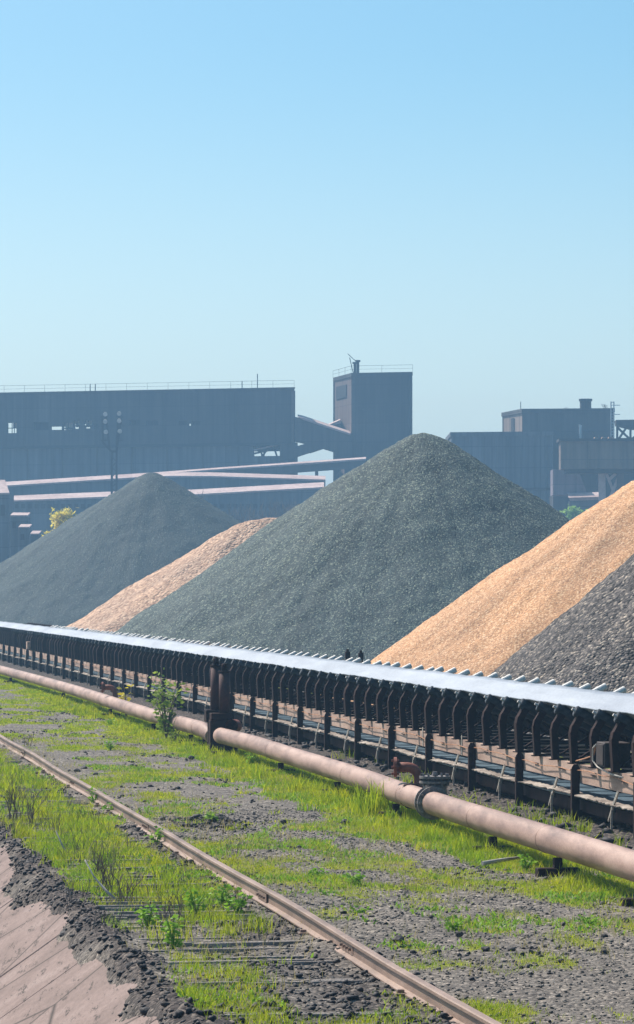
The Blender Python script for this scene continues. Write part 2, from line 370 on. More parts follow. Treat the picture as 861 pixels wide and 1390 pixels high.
# ------------------------------------------------------------------ sleepers
def sleeper_mesh(seed):
    rg = random.Random(seed); mb = MB(); x0 = -.78; n = 5; w = .26 / n
    for k in range(n):
        zt = .0 + rg.uniform(-.025, .012); g = .004
        xa = x0 + rg.uniform(0, .12); xb = .86 - rg.uniform(0, .12)
        cut = rg.uniform(-.6, .6)
        if rg.random() < .7: mb.box(xa, cut, -.13 + k * w + g, -.13 + (k + 1) * w - g, -.14, zt)
        if rg.random() < .7: mb.box(cut + .004, xb, -.13 + k * w + g, -.13 + (k + 1) * w - g, -.14, zt - rg.uniform(-.008, .02))
    return mb.mesh('sleeper', M['timber'], bevel=.004)
SM = [sleeper_mesh(k) for k in range(6)]
RA = 5.42
tt = 29.0; i = 0
while tt < 95:
    o = link('sleeper', SM[i % 6]); o.location = Lw(4.42 + random.uniform(-.05, .05), tt, (.045 if random.random() < .35 else .018) + random.uniform(-.012, .012))
    o.rotation_euler = (random.uniform(-.02, .02), random.uniform(-.012, .012), TH + random.uniform(-.02, .02))
    tag(o, 'weathered grey wooden railway sleeper half buried in weeds and cinders beside the rusty rail', 'railway sleeper', 'railway sleepers under the rail')
    tt += .64; i += 1

# ------------------------------------------------------------------ rail
LF = lambda name: empty(name, (0, 0, 0), TH)       # an Empty whose x is across and y along the line
rail = LF('rail'); tag(rail, 'single long rusty steel rail running along the gravel yard beside the weeds', 'rail')
prof = [(-.066, 0), (.066, 0), (.066, .012), (.012, .028), (.009, .115), (.037, .13), (.037, .155), (.028, .165), (-.028, .165), (-.037, .155), (-.037, .13), (-.009, .115), (-.012, .028), (-.066, .012)]
mb = MB(); t0 = 22.0
lens = [13.0, 6.0, 12.5, 12.5, 12.5, 12.5, 12.5, 12.5, 12.5]
for L in lens:
    seg = 5; rings = []
    b = len(mb.v); n = len(prof)
    for k in range(seg + 1):
        t = t0 + L * k / seg; da = .012 * math.sin(t * .35); dz = .008 * math.sin(t * .5 + 1)
        mb.v += [(RA + p[0] + da, t, .05 + p[1] + dz) for p in prof]
    for k in range(seg):
        for j in range(n):
            a_ = b + k * n + j; c_ = b + k * n + (j + 1) % n; mb.f.append((a_, c_, c_ + n, a_ + n))
    mb.f.append(tuple(b + j for j in range(n))); mb.f.append(tuple(b + seg * n + j for j in range(n)))
    t0 += L + .012
mb.build('rail_bar', M['rail'], rail)
pl = MB().box(-.15, .15, -.09, .09, 0, .018).box(-.13, -.07, -.03, .03, .018, .045).box(.07, .13, -.03, .03, .018, .045).mesh('tie_plate', M['rail'], bevel=.004)
tt = 29.0; i = 0
while tt < 95:
    if i % 9 == 4 or i % 23 == 0:
        o = link('tie_plate', pl, rail, (RA, tt, .045))
    tt += .64; i += 1
fp = MB().box(-.022, -.010, -.35, .35, .03, .12).box(.010, .022, -.35, .35, .03, .12)
for y in (-.25, -.08, .08, .25): fp.tube([(-.05, y, .075), (.05, y, .075)], .014, 6)
fpm = fp.mesh('fishplate', M['rail'])
t0 = 22.0
for L in lens[:-1]:
    t0 += L + .012; link('fishplate', fpm, rail, (RA, t0, .052))

# ------------------------------------------------------------------ pipeline
def px_pipe(px, py, z):
    Z = F * (H - z) / (py - 805); return ((px - 430.5) / F * Z, Z, z)
PZ = .40; PR = .168
far_pts = [px_pipe(x, y, PZ) for x, y in ((-60, 893.5), (-30, 901), (0, 909), (50, 922.5), (104, 938), (150, 953), (200, 969), (250, 983), (270, 988.5))]
far_pts += [px_pipe(280, 993, PZ - .04), px_pipe(289, 999, PZ - .12)]
near_pts = [px_pipe(x, y, PZ) for x, y in ((300, 998.5), (345, 1010), (400, 1028), (450, 1043.5), (500, 1060), (545, 1076.5), (582, 1088.5))]
near2_pts = [px_pipe(x, y, PZ) for x, y in ((584, 1089), (640, 1107), (700, 1125.5), (770, 1147), (861, 1175.5), (960, 1206), (1150, 1265), (1420, 1348), (2100, 1558))]
def smooth_pts(P, n=6):
    P = [Vector(p) for p in P]; out = []
    for i in range(len(P) - 1):
        p0 = P[max(i - 1, 0)]; p1 = P[i]; p2 = P[i + 1]; p3 = P[min(i + 2, len(P) - 1)]
        for k in range(n):
            u = k / n
            out.append(.5 * ((2 * p1) + (p2 - p0) * u + (2 * p0 - 5 * p1 + 4 * p2 - p3) * u * u + (-p0 + 3 * p1 - 3 * p2 + p3) * u ** 3))
    out.append(P[-1]); return out
def pipe_thing(name, label, pts, welds, supports):
    root = empty(name, (pts[0][0], pts[0][1], 0)); off = Vector(root.location)
    P = [p - off for p in smooth_pts(pts)]
    P = [p for i, p in enumerate(P) if i == 0 or (p - P[i - 1]).length > .02]
    tag(root, label, 'pipe'); MB().tube(P, PR, 20).build('pipe_wall', M['pipe'], root, True)
    for w in welds:
        i = int(w * (len(P) - 2)); d = (P[i + 1] - P[i]).normalized()
        MB().tube([P[i] - d * .02, P[i] - d * .008, P[i] + d * .008, P[i] + d * .02], [PR + .001, PR + .007, PR + .007, PR + .001], 20, False).build('weld_seam', M['pipe'], root, True)
    for w in supports:
        i = int(w * (len(P) - 2)); p = P[i]
        m = MB().box(-.26, .26, -.09, .09, 0, .14).box(-.05, .05, -.06, .06, .14, PZ - PR + .03)
        o = m.build('pipe_support', M['steel'], root, bevel=.01); o.location = (p.x, p.y, -.05); o.rotation_euler = (0, 0, TH)
    return root
r_far = pipe_thing('pipeline', 'far rusty pink pipe section curving away left of the twin post valve', far_pts, (.12, .3, .5, .67, .83), (.1, .25, .38, .52, .64, .76, .9))
r_mid = pipe_thing('pipeline', 'middle rusty pink pipe section between the twin post valve and the bolted flange', near_pts, (.28, .62, .9), (.03, .3, .55, .85))
r_near = pipe_thing('pipeline', 'nearest rusty pink pipe section running from the bolted flange out of the right edge', near2_pts, (.16, .36, .7), (.2, .37, .55, .8))
# rounded closed end of the middle pipe
p0 = Vector(near_pts[0]) - Vector(r_mid.location); d0 = (Vector(near_pts[1]) - Vector(near_pts[0])).normalized()
p0.z = PZ
MB().tube([p0 + d0 * .02 * 1, p0 - d0 * .05, p0 - d0 * .10, p0 - d0 * .13], [PR - .001, PR * .96, PR * .75, PR * .3], 20).build('end_cap', M['pipe'], r_mid, True)

# twin post valve in the gap of the pipe
gx = px_pipe(294, 998, PZ); vv = empty('twin_post_valve', (gx[0] + .22, gx[1] + .3, 0), TH)
tag(vv, 'dark red valve with two upright cylinders standing behind the break in the pipe', 'valve')
MB().box(-.38, .03, -.16, .16, 0, .72).build('valve_body', M['steel'], vv, bevel=.015)
MB().box(-.36, .08, -.19, .19, .72, .86).build('body_flange', M['steel'], vv, bevel=.01)
MB().box(-.42, -.12, .25, .62, .66, .92).box(-.36, -.18, .36, .54, 0, .70).build('rear_housing', M['steel'], vv, bevel=.015)
for (x, y, zt) in ((-.19, .40, 1.84), (-.06, .0, 1.72)):
    MB().tube([(x, y, .86), (x, y, zt)], .115, 18).build('cylinder', M['steelred'], vv, True)
    MB().tube([(x, y, zt), (x, y, zt + .03)], .13, 18).build('cylinder_cap', M['steel'], vv, True)
    MB().tube([(x, y, zt + .03), (x, y, zt + .16), (x, y, zt + .19)], [.06, .06, .04], 10).build('stem_nut', M['steel'], vv, True)
# open pipe stub
sp = px_pipe(309, 986, .62); st = empty('pipe_stub', (sp[0] + .1, sp[1] + .55, 0), 0)
tag(st, 'short open red pipe stub above the rounded end of the pipe', 'pipe stub')
MB().tube([(-.02, -.28, .62), (.05, .25, .60)], .14, 18, False).tube([(-.02, -.28, .62), (.05, .25, .60)], .125, 18, False).build('stub_wall', M['piperust'], st, True)
MB().tube([(.05, .24, .60), (.05, .26, .60)], .13, 18).build('stub_plug', M['piperust'], st)
MB().box(-.08, .10, -.05, .2, 0, .47).build('stub_support', M['steel'], st, bevel=.01)
# dark timber block under the pipe end
bx = px_pipe(312, 1014, .1); o = MB().box(-.5, .5, -.13, .13, 0, .17).build('timber_block', M['steel'], bevel=.012); o.location = (bx[0] + .12, bx[1] + .25, -.02); o.rotation_euler = (0, 0, TH * .5)
tag(o, 'dark wooden block lying under the rounded end of the middle pipe', 'timber block')

# bolted flange pair + tee with lid
def disc_bolts(mb, c, d, r, th, nb, br=.018):
    c = Vector(c); d = Vector(d).normalized(); mb.tube([c - d * th / 2, c + d * th / 2], r, 28)
    ref = Vector((0, 0, 1)) if abs(d.z) < .9 else Vector((1, 0, 0)); u = d.cross(ref).normalized(); w = d.cross(u)
    for k in range(nb):
        a = 2 * PI * k / nb; p = c + (u * math.cos(a) + w * math.sin(a)) * (r - .035)
        mb.tube([p - d * (th / 2 + .035), p + d * (th / 2 + .035)], br, 6)
fc = Vector(px_pipe(588, 1090, PZ)); fl = empty('flange_valve', (fc.x, fc.y, 0)); tag(fl, 'grey bolted flange joint with a round bolted lid on top, on the rusty pipe', 'pipe flange')
dp = (Vector(near2_pts[1]) - Vector(near2_pts[0])).normalized(); c0 = Vector((0, 0, PZ))
for s, nm in ((-.06, 'front_flange'), (.20, 'rear_flange')):
    m = MB(); disc_bolts(m, c0 + dp * s * -1, dp, .238, .035, 10); m.build(nm, M['flange'], fl)
MB().tube([c0 + dp * -.2 + Vector((.06, .0, 0)), c0 + dp * -.2 + Vector((.06, 0, .36))], .17, 20).build('tee_neck', M['flange'], fl, True)
m = MB(); disc_bolts(m, c0 + dp * -.2 + Vector((.06, 0, .29)), (0, 0, 1), .225, .03, 12); disc_bolts(m, c0 + dp * -.2 + Vector((.06, 0, .36)), (0, 0, 1), .225, .035, 12)
m.build('bolted_lid', M['flange'], fl)
MB().tube([c0 + dp * -.2 + Vector((.06, 0, .375)), c0 + dp * -.2 + Vector((.06, 0, .44))], [.05, .035], 10).build('lid_eye', M['flange'], fl)
def elbow_thing(px, py, label, sc=1.0, a_=10.35):
    b = px_pipe(px, py, PZ); r = empty('elbow_branch', (b[0] + .05, b[1] + .25, 0)); tag(r, label, 'pipe elbow')
    P = [(-.30 * sc, .02, .80), (-.14 * sc, .01, .80)] + [(-.14 * sc + .17 * math.sin(k * PI / 10), 0, .63 + .17 * math.cos(k * PI / 10)) for k in range(1, 6)] + [(.03, -.02, .5), (.03, -.05, .22)]
    MB().tube(P, .075, 14).build('elbow_pipe', M['piperust'], r, True)
    m = MB(); disc_bolts(m, (-.32 * sc, .02, .80), (1, 0, 0), .15, .045, 6); m.build('elbow_flange', M['piperust'], r)
    MB().tube([(.03, -.02, .50), (.03, -.02, .45)], .105, 14).build('collar', M['piperust'], r)
    return r
elbow_thing(562, 1079, 'red rusty pipe elbow with a round flange left of the bolted lid')
elbow_thing(152, 953, 'far red pipe elbow standing behind the far pipe near the yellow leaved sapling', 1.0)
# wound wire around the pipe left of the flange
m = MB(); c = Vector(px_pipe(558, 1080, PZ)); d = dp; u = d.cross(Vector((0, 0, 1))).normalized(); w = u.cross(d)
P = [c + d * (.004 * k / 1 - .06) * 1.0 + (u * math.cos(k * .52) + w * math.sin(k * .52)) * (PR + .012 + .006 * math.sin(k * 1.7)) for k in range(60)]
tag(MB().tube(P, .011, 5).build('wire_winding', M['steel']), 'dark wire wound around the pipe just left of the flange', 'wire')

# ------------------------------------------------------------------ conveyor
cv = LF('belt_conveyor'); tag(cv, 'long troughed belt conveyor with pale grey belt on rows of dark idler frames', 'conveyor belt')
A0, A1 = 12.05, 13.65
TS, TE = 14.0, 260.0
TN = np.arange(TS, TE, .69)
# belt
bp = [(12.09, 1.725), (12.12, 1.722), (12.30, 1.60), (12.56, 1.49), (12.85, 1.475), (13.14, 1.49), (13.42, 1.62), (13.66, 1.75), (13.78, 1.80)]
V = []; Qs = []; nb = len(bp)
for i, t in enumerate(TN):
    sag = -.012 * (i % 2) + .008 * math.sin(i * .7)
    for j, (a, z) in enumerate(bp): V.append((a + .02 * math.sin(i * .23) , t, z + sag))
    for j, (a, z) in enumerate(bp): V.append((a + .02 * math.sin(i * .23) + (0.0), t, z + sag - .022))
for i in range(len(TN) - 1):
    b = i * 2 * nb; c = b + 2 * nb
    for j in range(nb - 1):
        Qs.append((b + j, b + j + 1, c + j + 1, c + j)); Qs.append((b + nb + j + 1, b + nb + j, c + nb + j, c + nb + j + 1))
    Qs.append((b + nb, b, c, c + nb)); Qs.append((b + nb - 1, b + 2 * nb - 1, c + 2 * nb - 1, c + nb - 1))
link('belt', np_mesh('belt', V, None, Qs, M['belt'], True), cv)
# return belt
V = []; Qs = []; rp = [(12.02, .40), (12.1, .42), (12.85, .43), (13.6, .43), (13.75, .42)]; nb = len(rp)
for i, t in enumerate(TN):
    sag = -.02 * abs(math.sin(i * PI / 6))
    for (a, z) in rp: V.append((a, t, z + sag))
    for (a, z) in rp: V.append((a, t, z + sag - .02))
for i in range(len(TN) - 1):
    b = i * 2 * nb; c = b + 2 * nb
    for j in range(nb - 1):
        Qs.append((b + j, b + j + 1, c + j + 1, c + j)); Qs.append((b + nb + j + 1, b + nb + j, c + nb + j, c + nb + j + 1))
    Qs.append((b + nb, b, c, c + nb)); Qs.append((b + nb - 1, b + 2 * nb - 1, c + 2 * nb - 1, c + nb - 1))
MB().box(A1 - .09, A1 - .07, TS, 200, .93, 1.40).build('added_dark_plate', M['steel'], cv)  # added dark sheet to deepen the shade inside the conveyor
link('return_belt', np_mesh('return_belt', V, None, Qs, M['belt_low'], True), cv)
# frayed crust on the near edge of the return belt
mb = MB(); t = TS; ring = []
while t < 200:
    a0 = 11.985 - abs(random.gauss(0, .028)); zt = .412 + random.gauss(0, .006) + .012 * math.sin(t * .8); ring.append([(a0, t, zt - .014), (a0 - .004, t, zt), (12.04, t, zt + .016), (12.10, t, zt + .024), (12.10, t, zt - .012)]); t += random.uniform(.03, .16)
for r_ in ring: mb.v += r_
for k in range(len(ring) - 1):
    for j in range(5): mb.f.append((k * 5 + j, k * 5 + (j + 1) % 5, k * 5 + 5 + (j + 1) % 5, k * 5 + 5 + j))
mb.f.append((0, 1, 2, 3, 4)); b_ = (len(ring) - 1) * 5; mb.f.append((b_, b_ + 1, b_ + 2, b_ + 3, b_ + 4))
mb.build('frayed_edge', M['fray'], cv)
# stringers
for nm, a in (('stringer', A0), ('stringer', A1)):
    mb = MB(); t = TS
    while t < TE:
        L = 4.14 * 2; dz = random.uniform(-.008, .008)
        mb.box(a - .006, a + .006, t, t + L - .02, .61 + dz, .855 + dz)
        mb.box(a - .006, a + .09, t, t + L - .02, .855 + dz, .868 + dz)
        mb.box(a - .006, a + .09, t, t + L - .02, .599 + dz, .611 + dz)
        t += L
    mb.build(nm, M['stringer'], cv)
# lower longitudinal beam and cross ties
mb = MB().box(12.10, 12.18, TS, TE, .16, .33).box(12.35, 12.47, TS, TE, .05, .2).box(13.3, 13.42, TS, TE, .12, .26)
mb.build('base_rail', M['steel'], cv)
# idler frame prototype: local origin at (A0, t, .868)
def bent(mb, pts, w, t0, t1):      # flat strip bent in the a-z plane
    for i in range(len(pts) - 1):
        p = Vector((pts[i][0], 0, pts[i][1])); q = Vector((pts[i + 1][0], 0, pts[i + 1][1])); d = (q - p).normalized(); n = Vector((-d.z, 0, d.x)) * w / 2
        e = d * w * .28 if i < len(pts) - 2 else Vector((0, 0, 0)); q = q + e
        mb.quadbox([(p - n) + Vector((0, t0, 0)), (p + n) + Vector((0, t0, 0)), (p + n) + Vector((0, t1, 0)), (p - n) + Vector((0, t1, 0)),
                    (q - n) + Vector((0, t0, 0)), (q + n) + Vector((0, t0, 0)), (q + n) + Vector((0, t1, 0)), (q - n) + Vector((0, t1, 0))])
fm = MB()
bent(fm, [(-.05, 0), (-.075, .44), (-.055, .53), (.06, .72)], .105, -.07, .07)
bent(fm, [(1.66, 0), (1.70, .10), (1.715, .42), (1.69, .62), (1.66, .76)], .085, -.06, .06)
fm.box(-.05, 1.65, -.03, .03, .0, .035)
fm.box(-.14, .03, -.075, .075, .0, .016).box(1.57, 1.74, -.075, .075, .0, .016)
fm.bar((.02, 0, .07), (.53, 0, .40), .05, .03); fm.bar((1.58, 0, .07), (1.07, 0, .40), .05, .03)
fm.bar((.53, 0, .05), (.53, 0, .44), .05, .03); fm.bar((1.07, 0, .05), (1.07, 0, .44), .05, .03)
FM = fm.mesh('idler_frame', M['steel'])
def roller(p, q, r=.08):
    p = Vector(p); q = Vector(q); d = (q - p).normalized()
    return MB().tube([p, p + d * .012, p + d * .012, q - d * .012, q - d * .012, q], [r * .86, r * .86, r, r, r * .86, r * .86], 14)
near_r = roller((-.04, 0, .79), (.53, 0, .49), .085).mesh('wing_roller', M['roller'])
mid_r = roller((.56, 0, .505), (1.04, 0, .505)).mesh('centre_roller', M['roller'])
far_r = roller((1.07, 0, .50), (1.99, 0, .965), .06).mesh('wing_roller', M['shaft'])  # far rollers: sunlight put in as a pale colour, near ones stay dark
shaft_n = MB().tube([(-.085, 0, .815), (-.03, 0, .785)], .022, 8).mesh('roller_shaft', M['shaft'])
IT = []; t = 46.0
while t < 200: IT.append(t); t += 1.38
IT_ind = IT[:100]
stuffV = MB(); NI = len(IT_ind)
for k, t in enumerate(IT_ind):
    o = link('idler_frame', FM, cv, (A0, t + random.uniform(-.05, .05), .868)); o.rotation_euler = (0, random.gauss(0, .006), random.gauss(0, .05))
    link('wing_roller', near_r, o); link('wing_roller', far_r, o)
    if t < 110: link('centre_roller', mid_r, o)
    if t < 80: link('roller_shaft', shaft_n, o)
for t in IT[100:]:
    for src in (FM, near_r, far_r):
        b = len(stuffV.v); stuffV.v += [(v_.co.x + A0, v_.co.y + t, v_.co.z + .868) for v_ in src.vertices]
        stuffV.f += [tuple(b + i for i in p.vertices) for p in src.polygons]
t = 46.0 - 1.38 * 22
for _ in range(22):
    for src in (FM, near_r, mid_r, far_r):
        b = len(stuffV.v); stuffV.v += [(v_.co.x + A0, v_.co.y + t, v_.co.z + .868) for v_ in src.vertices]
        stuffV.f += [tuple(b + i for i in p.vertices) for p in src.polygons]
    t += 1.38
t = 200.0
for _ in range(40):
    b = len(stuffV.v); stuffV.v += [(v_.co.x + A0, v_.co.y + t, v_.co.z + .868) for v_ in FM.vertices]
    stuffV.f += [tuple(b + i for i in p.vertices) for p in FM.polygons]; t += 1.38
tag(stuffV.build('idler_row', M['steel'], cv), kind='stuff')
# posts, return rollers and hangers per bay
pm = MB()
P = [(-.065, -.05), (.065, -.05), (.065, .80), (.035, .86), (-.035, .86), (-.065, .80)]
pm.prism([(-.015 + x, -.05, z) for x, z in ((-.12, -.05), (0, -.05), (0, .82), (-.03, .87), (-.09, .87), (-.12, .82))], (0, .016, 0)); pm.box(-.027, -.013, -.034, .08, -.05, .80).box(-.135, -.123, -.034, .04, -.05, .80)
pm.box(-.11, .05, -.11, .11, 0, .03)
PM = pm.mesh('support_post', M['steel'])
pf = MB().box(-.0, .055, -.06, .06, -.05, .80).box(-.05, .11, -.11, .11, 0, .03).mesh('support_post', M['steel'])
hg = MB().bar((-.02, -.10, .60), (-.05, .16, .34), .022, .05).bar((-.05, .16, .34), (-.04, .42, .16), .022, .035).bar((-.05, .16, .36), (-.05, .20, .02), .03, .022).mesh('return_hanger', M['rod'])
cross = MB().bar((.0, 0, .14), (1.6, 0, .14), .10, .10).bar((.02, .02, .64), (1.58, .02, .12), .05, .03).mesh('cross_tie', M['steel'])
rr = roller((.02, 0, .33), (1.6, 0, .33), .065).mesh('return_roller', M['roller'])
blk = MB().box(-.22, .10, -.16, .16, -.05, .13).mesh('footing_block', M['block'], bevel=.012)
hk = MB().bar((-.015, -.16, 0), (-.015, .16, 0), .014, .014).bar((-.02, -.16, -.0), (-.004, -.16, 0), .014).bar((-.02, .16, -.0), (-.004, .16, 0), .014).mesh('grab_hook', M['steel'])
t = t_of(787, A0) ; t -= 4.14 * 9; n = 0
while t < 240 and n < 50:
    j = random.uniform(-.05, .05)
    link('support_post', PM, cv, (A0, t + j, 0)); link('support_post', pf, cv, (A1, t + j, 0))
    if t < 190:
        link('return_hanger', hg, cv, (A0 - .02, t + 1.5, 0)); link('return_roller', rr, cv, (A0, t + 2.0, 0)); link('cross_tie', cross, cv, (A0, t + .1, 0))
        if n % 2 or t < 90: link('footing_block', blk, cv, (A0 + .55 + random.uniform(-.1, .2), t + 2.2 + j, 0))
        if t < 150:
            link('grab_hook', hk, cv, (A0 - .008, t + 1.1, .75)); link('grab_hook', hk, cv, (A0 - .008, t + 3.1, .75))
    t += 4.14; n += 1
# loose pull cord
P = []; t = 42.0
while t < 150:
    P.append((A0 - .035 - .02 * abs(math.sin(t)), t, .80 - .05 * abs(math.sin((t - 46) * PI / 8.28)) + .015 * math.sin(t * 3))); t += .7
MB().tube(P, .007, 5).build('pull_cord', M['wire'], cv)
# pale splice straps on stringer
for px in (387, 628, 575):
    t = t_of(px, A0); MB().box(-.018, -.007, -.03, .03, .60, .95).build('strap', M['rod'], cv, loc=(A0, t, 0))
# junction box on the near side
tb = t_of(832, A0); jb = MB().box(-.20, .18, -.26, .26, .93, 1.28).build('junction_box', M['boxsteel'], cv, bevel=.012, loc=(A0 + .02, tb, 0))
MB().box(-.215, -.2, -.22, .22, .96, 1.25).build('box_lid', M['boxsteel'], jb, bevel=.004)
MB().tube([(-.20, .26, 1.24), (-.22, .40, 1.18), (-.21, .46, 1.0), (-.20, .2, .92), (-.12, -.3, .84), (-.08, -.9, .82)], .012, 6).build('cable', M['cable'], jb, True)
MB().tube([(-.20, .3, 1.22), (-.1, .9, 1.05), (-.1, 1.5, .98), (-.06, 2.4, .90)], .011, 6).build('cable', M['wire'], jb, True)
tb = t_of(44, A0); MB().box(-.25, .15, -.35, .35, .92, 1.25).build('junction_box', M['stringer'], cv, bevel=.01, loc=(A0, tb, 0))
# switch posts on the far side
for px in (472, 490):
    t = t_of(px, 14.4)
    MB().box(-.05, .05, -.05, .05, 0, 1.80).box(-.06, .06, -.06, .06, 1.80, 1.96).tube([(0, 0, 1.96), (0, 0, 2.02)], .035, 8).build('switch_post', M['steel'], cv, bevel=.008, loc=(14.4, t, 0))
    
# ------------------------------------------------------------------ ore piles
def pile(name, label, apexes, slope, res, mat, rough, seed, r0=1.0, cat='ore pile', extent=None):
    # apexes: list of (x, y, h)
    xs = [p[0] for p in apexes]; ys = [p[1] for p in apexes]; hm = max(p[2] for p in apexes); Rr = hm / slope + 2.0
    cx, cy = apexes[0][0], apexes[0][1]
    x = np.arange(min(xs) - Rr, max(xs) + Rr, res); y = np.arange(min(ys) - Rr, max(ys) + Rr, res)
    X, Y = np.meshgrid(x, y, indexing='ij'); Zm = np.full(X.shape, -9.0)
    X = X + RNG.uniform(-.3, .3, X.shape) * res; Y = Y + RNG.uniform(-.3, .3, X.shape) * res
    pts = apexes if len(apexes) > 1 else apexes
    segs = []
    if len(pts) == 1: segs = [(pts[0], pts[0])]
    else: segs = list(zip(pts[:-1], pts[1:]))
    for p, q in segs:
        dx, dy = q[0] - p[0], q[1] - p[1]; L2 = dx * dx + dy * dy + 1e-9
        u = np.clip(((X - p[0]) * dx + (Y - p[1]) * dy) / L2, 0, 1)
        rx = X - p[0] - u * dx; ry = Y - p[1] - u * dy; r = np.hypot(rx, ry); h = p[2] + (q[2] - p[2]) * u
        ang = np.arctan2(ry, rx)
        sl = slope * (1 + .03 * (fbm(np.cos(ang) * 1.6 + 3 + u * 3, np.sin(ang) * 1.6 + 7, 3, seed) - .5))
        z = h - sl * (np.sqrt(r * r + r0 * r0) - r0 * .8)
        z = z + (vn(np.cos(ang) * 9 + 40, np.sin(ang) * 9 + 40, seed + 3) - .5) * .022 * np.clip(r, 0, 6) + (vn(np.cos(ang) * 26 + 40, np.sin(ang) * 26 + 40, seed + 4) - .5) * .012 * np.clip(r, 0, 8)
        Zm = np.maximum(Zm, z)
    Zm = Zm + (fbm(X * .35, Y * .35, 3, seed + 9) - .5) * .5 + (fbm(X * 1.6, Y * 1.6, 2, seed + 19) - .5) * .12
    Zm = Zm + RNG.uniform(-1, 1, X.shape) * rough
    n1, n2 = X.shape; idx = np.arange(n1 * n2).reshape(n1, n2)
    Q = np.stack([idx[:-1, :-1], idx[1:, :-1], idx[1:, 1:], idx[:-1, 1:]], -1).reshape(-1, 4)
    zf = Zm.ravel(); keep = (zf[Q].max(1) > -.3); Q = Q[keep]
    used, inv = np.unique(Q.ravel(), return_inverse=True)
    V = np.stack([X.ravel() - cx, Y.ravel() - cy, zf], -1)[used]
    me = np_mesh(name, V, None, inv.reshape(-1, 4), mat, False)
    o = link(name, me); o.location = (cx, cy, 0); tag(o, label, cat); return o
def ap(px, py, Z): p = at(px, py, Z); return p
pile('ore_pile', 'tall dark green grey ore cone in the middle, highest of the piles', [ap(572, 584, 190)], .695, .17, M['slag'], .032, 1, 1.0)
pile('ore_pile', 'dark green grey ore cone at the left, in front of the long building', [ap(208, 640, 385)], .66, .30, M['slag_far'], .035, 2, 1.3)
pile('ore_pile', 'pale orange ore heap squeezed between the two dark green cones', [ap(340, 704, 240), ap(400, 697, 243)], .625, .22, M['pellet_far'], .03, 3, .7)
pile('ore_pile', 'large bright orange ore heap on the right side', [ap(965, 597, 117)], .708, .10, M['pellet'], .014, 4, 1.2)
pile('ore_pile', 'purple grey ore heap at the right edge in front of the orange heap', [ap(1120, 572, 90)], .828, .08, M['coke'], .022, 5, 1.0)

# ------------------------------------------------------------------ grass, weeds, clinker
def scatter_density(fn, a0, a1, t0, t1, per_m2, cap=10 ** 7):
    n = int((a1 - a0) * (t1 - t0) * per_m2); a = RNG.uniform(a0, a1, n); t = RNG.uniform(t0, t1, n)
    k = RNG.uniform(0, 1, n) < fn(a, t); return a[k], t[k]
def blades(name, a, t, hgt, wid, lean, mat, kind='stuff'):
    n = len(a); x, y = ln(a, t); z = gz(a, t) - .005
    az = RNG.uniform(0, 2 * PI, n); fx = RNG.uniform(0, 2 * PI, n)
    h = hgt * RNG.uniform(.45, 1.25, n); w = wid * RNG.uniform(.6, 1.3, n); ls = lean * RNG.uniform(.1, 1.3, n) * h
    ux, uy = np.cos(az), np.sin(az); lx, ly = np.cos(fx), np.sin(fx)
    P = np.zeros((n, 5, 3))
    P[:, 0] = np.stack([x - ux * w / 2, y - uy * w / 2, z], -1); P[:, 1] = np.stack([x + ux * w / 2, y + uy * w / 2, z], -1)
    mx, my, mz = x + lx * ls * .35, y + ly * ls * .35, z + h * .6
    P[:, 2] = np.stack([mx + ux * w * .38, my + uy * w * .38, mz], -1); P[:, 3] = np.stack([mx - ux * w * .38, my - uy * w * .38, mz], -1)
    P[:, 4] = np.stack([x + lx * ls, y + ly * ls, z + h], -1)
    b = np.arange(n)[:, None] * 5
    me = np_mesh(name, P.reshape(-1, 3), b + np.array([[3, 2, 4]]), b + np.array([[0, 1, 2, 3]]), mat)
    o = link(name, me); o['kind'] = kind; return o
def gd(a, t): return moss_mask(a, t) ** 1.3
al, tl, hl, wl = [], [], [], []
for (t0, t1, dens, w) in ((28, 42, 1900, .006), (42, 58, 1500, .008), (58, 85, 800, .012), (85, 160, 300, .022)):
    a, t = scatter_density(gd, EDGE + .05, 11.2, t0, t1, dens)
    hh = np.full(len(a), .045) + .05 * sm(8.6, 9.8, a) * sm(43, 47, t) + .05 * (1 - sm(4.7, 5.2, a))
    hh = hh * (.5 + 1.0 * fbm(a * 2, t * 1.2, 3, 77))
    al.append(a); tl.append(t); hl.append(hh); wl.append(np.full(len(a), w))
a = np.concatenate(al); t = np.concatenate(tl); hh = np.concatenate(hl); ww = np.concatenate(wl)
ok = ~((np.abs(a - RA) < .10))
blades('grass', a[ok], t[ok], hh[ok], ww[ok], .8, M['grass'])
# taller ragged tufts
tuft = []
def tufts(n, a0, a1, t0, t1, h, spread, nb, seed):
    rg = np.random.default_rng(seed); A_, T_, Hh = [], [], []
    for _ in range(n):
        ca, ct = rg.uniform(a0, a1), rg.uniform(t0, t1); m = int(nb * rg.uniform(.5, 1.3)); s = spread * rg.uniform(.5, 1.3)
        A_.append(ca + rg.normal(0, s, m)); T_.append(ct + rg.normal(0, s * 1.4, m)); Hh.append(np.full(m, h * rg.uniform(.6, 1.2)))
    return np.concatenate(A_), np.concatenate(T_), np.concatenate(Hh)
parts = [tufts(90, 9.0, 9.75, 46, 82, .20, .10, 60, 1), tufts(40, 8.4, 9.3, 47, 75, .14, .10, 50, 2), tufts(110, EDGE + .15, 5.0, 37, 80, .19, .10, 60, 3),
         tufts(20, 10.0, 10.8, 50, 60, .30, .12, 40, 4), tufts(26, 9.2, 9.8, 38, 46, .14, .10, 45, 5), tufts(60, 8.9, 9.7, 82, 120, .2, .14, 35, 6),
         tufts(22, 14.0, 16.0, 45, 75, .25, .2, 60, 8), tufts(36, 6, 8.4, 40, 70, .07, .08, 40, 9)]
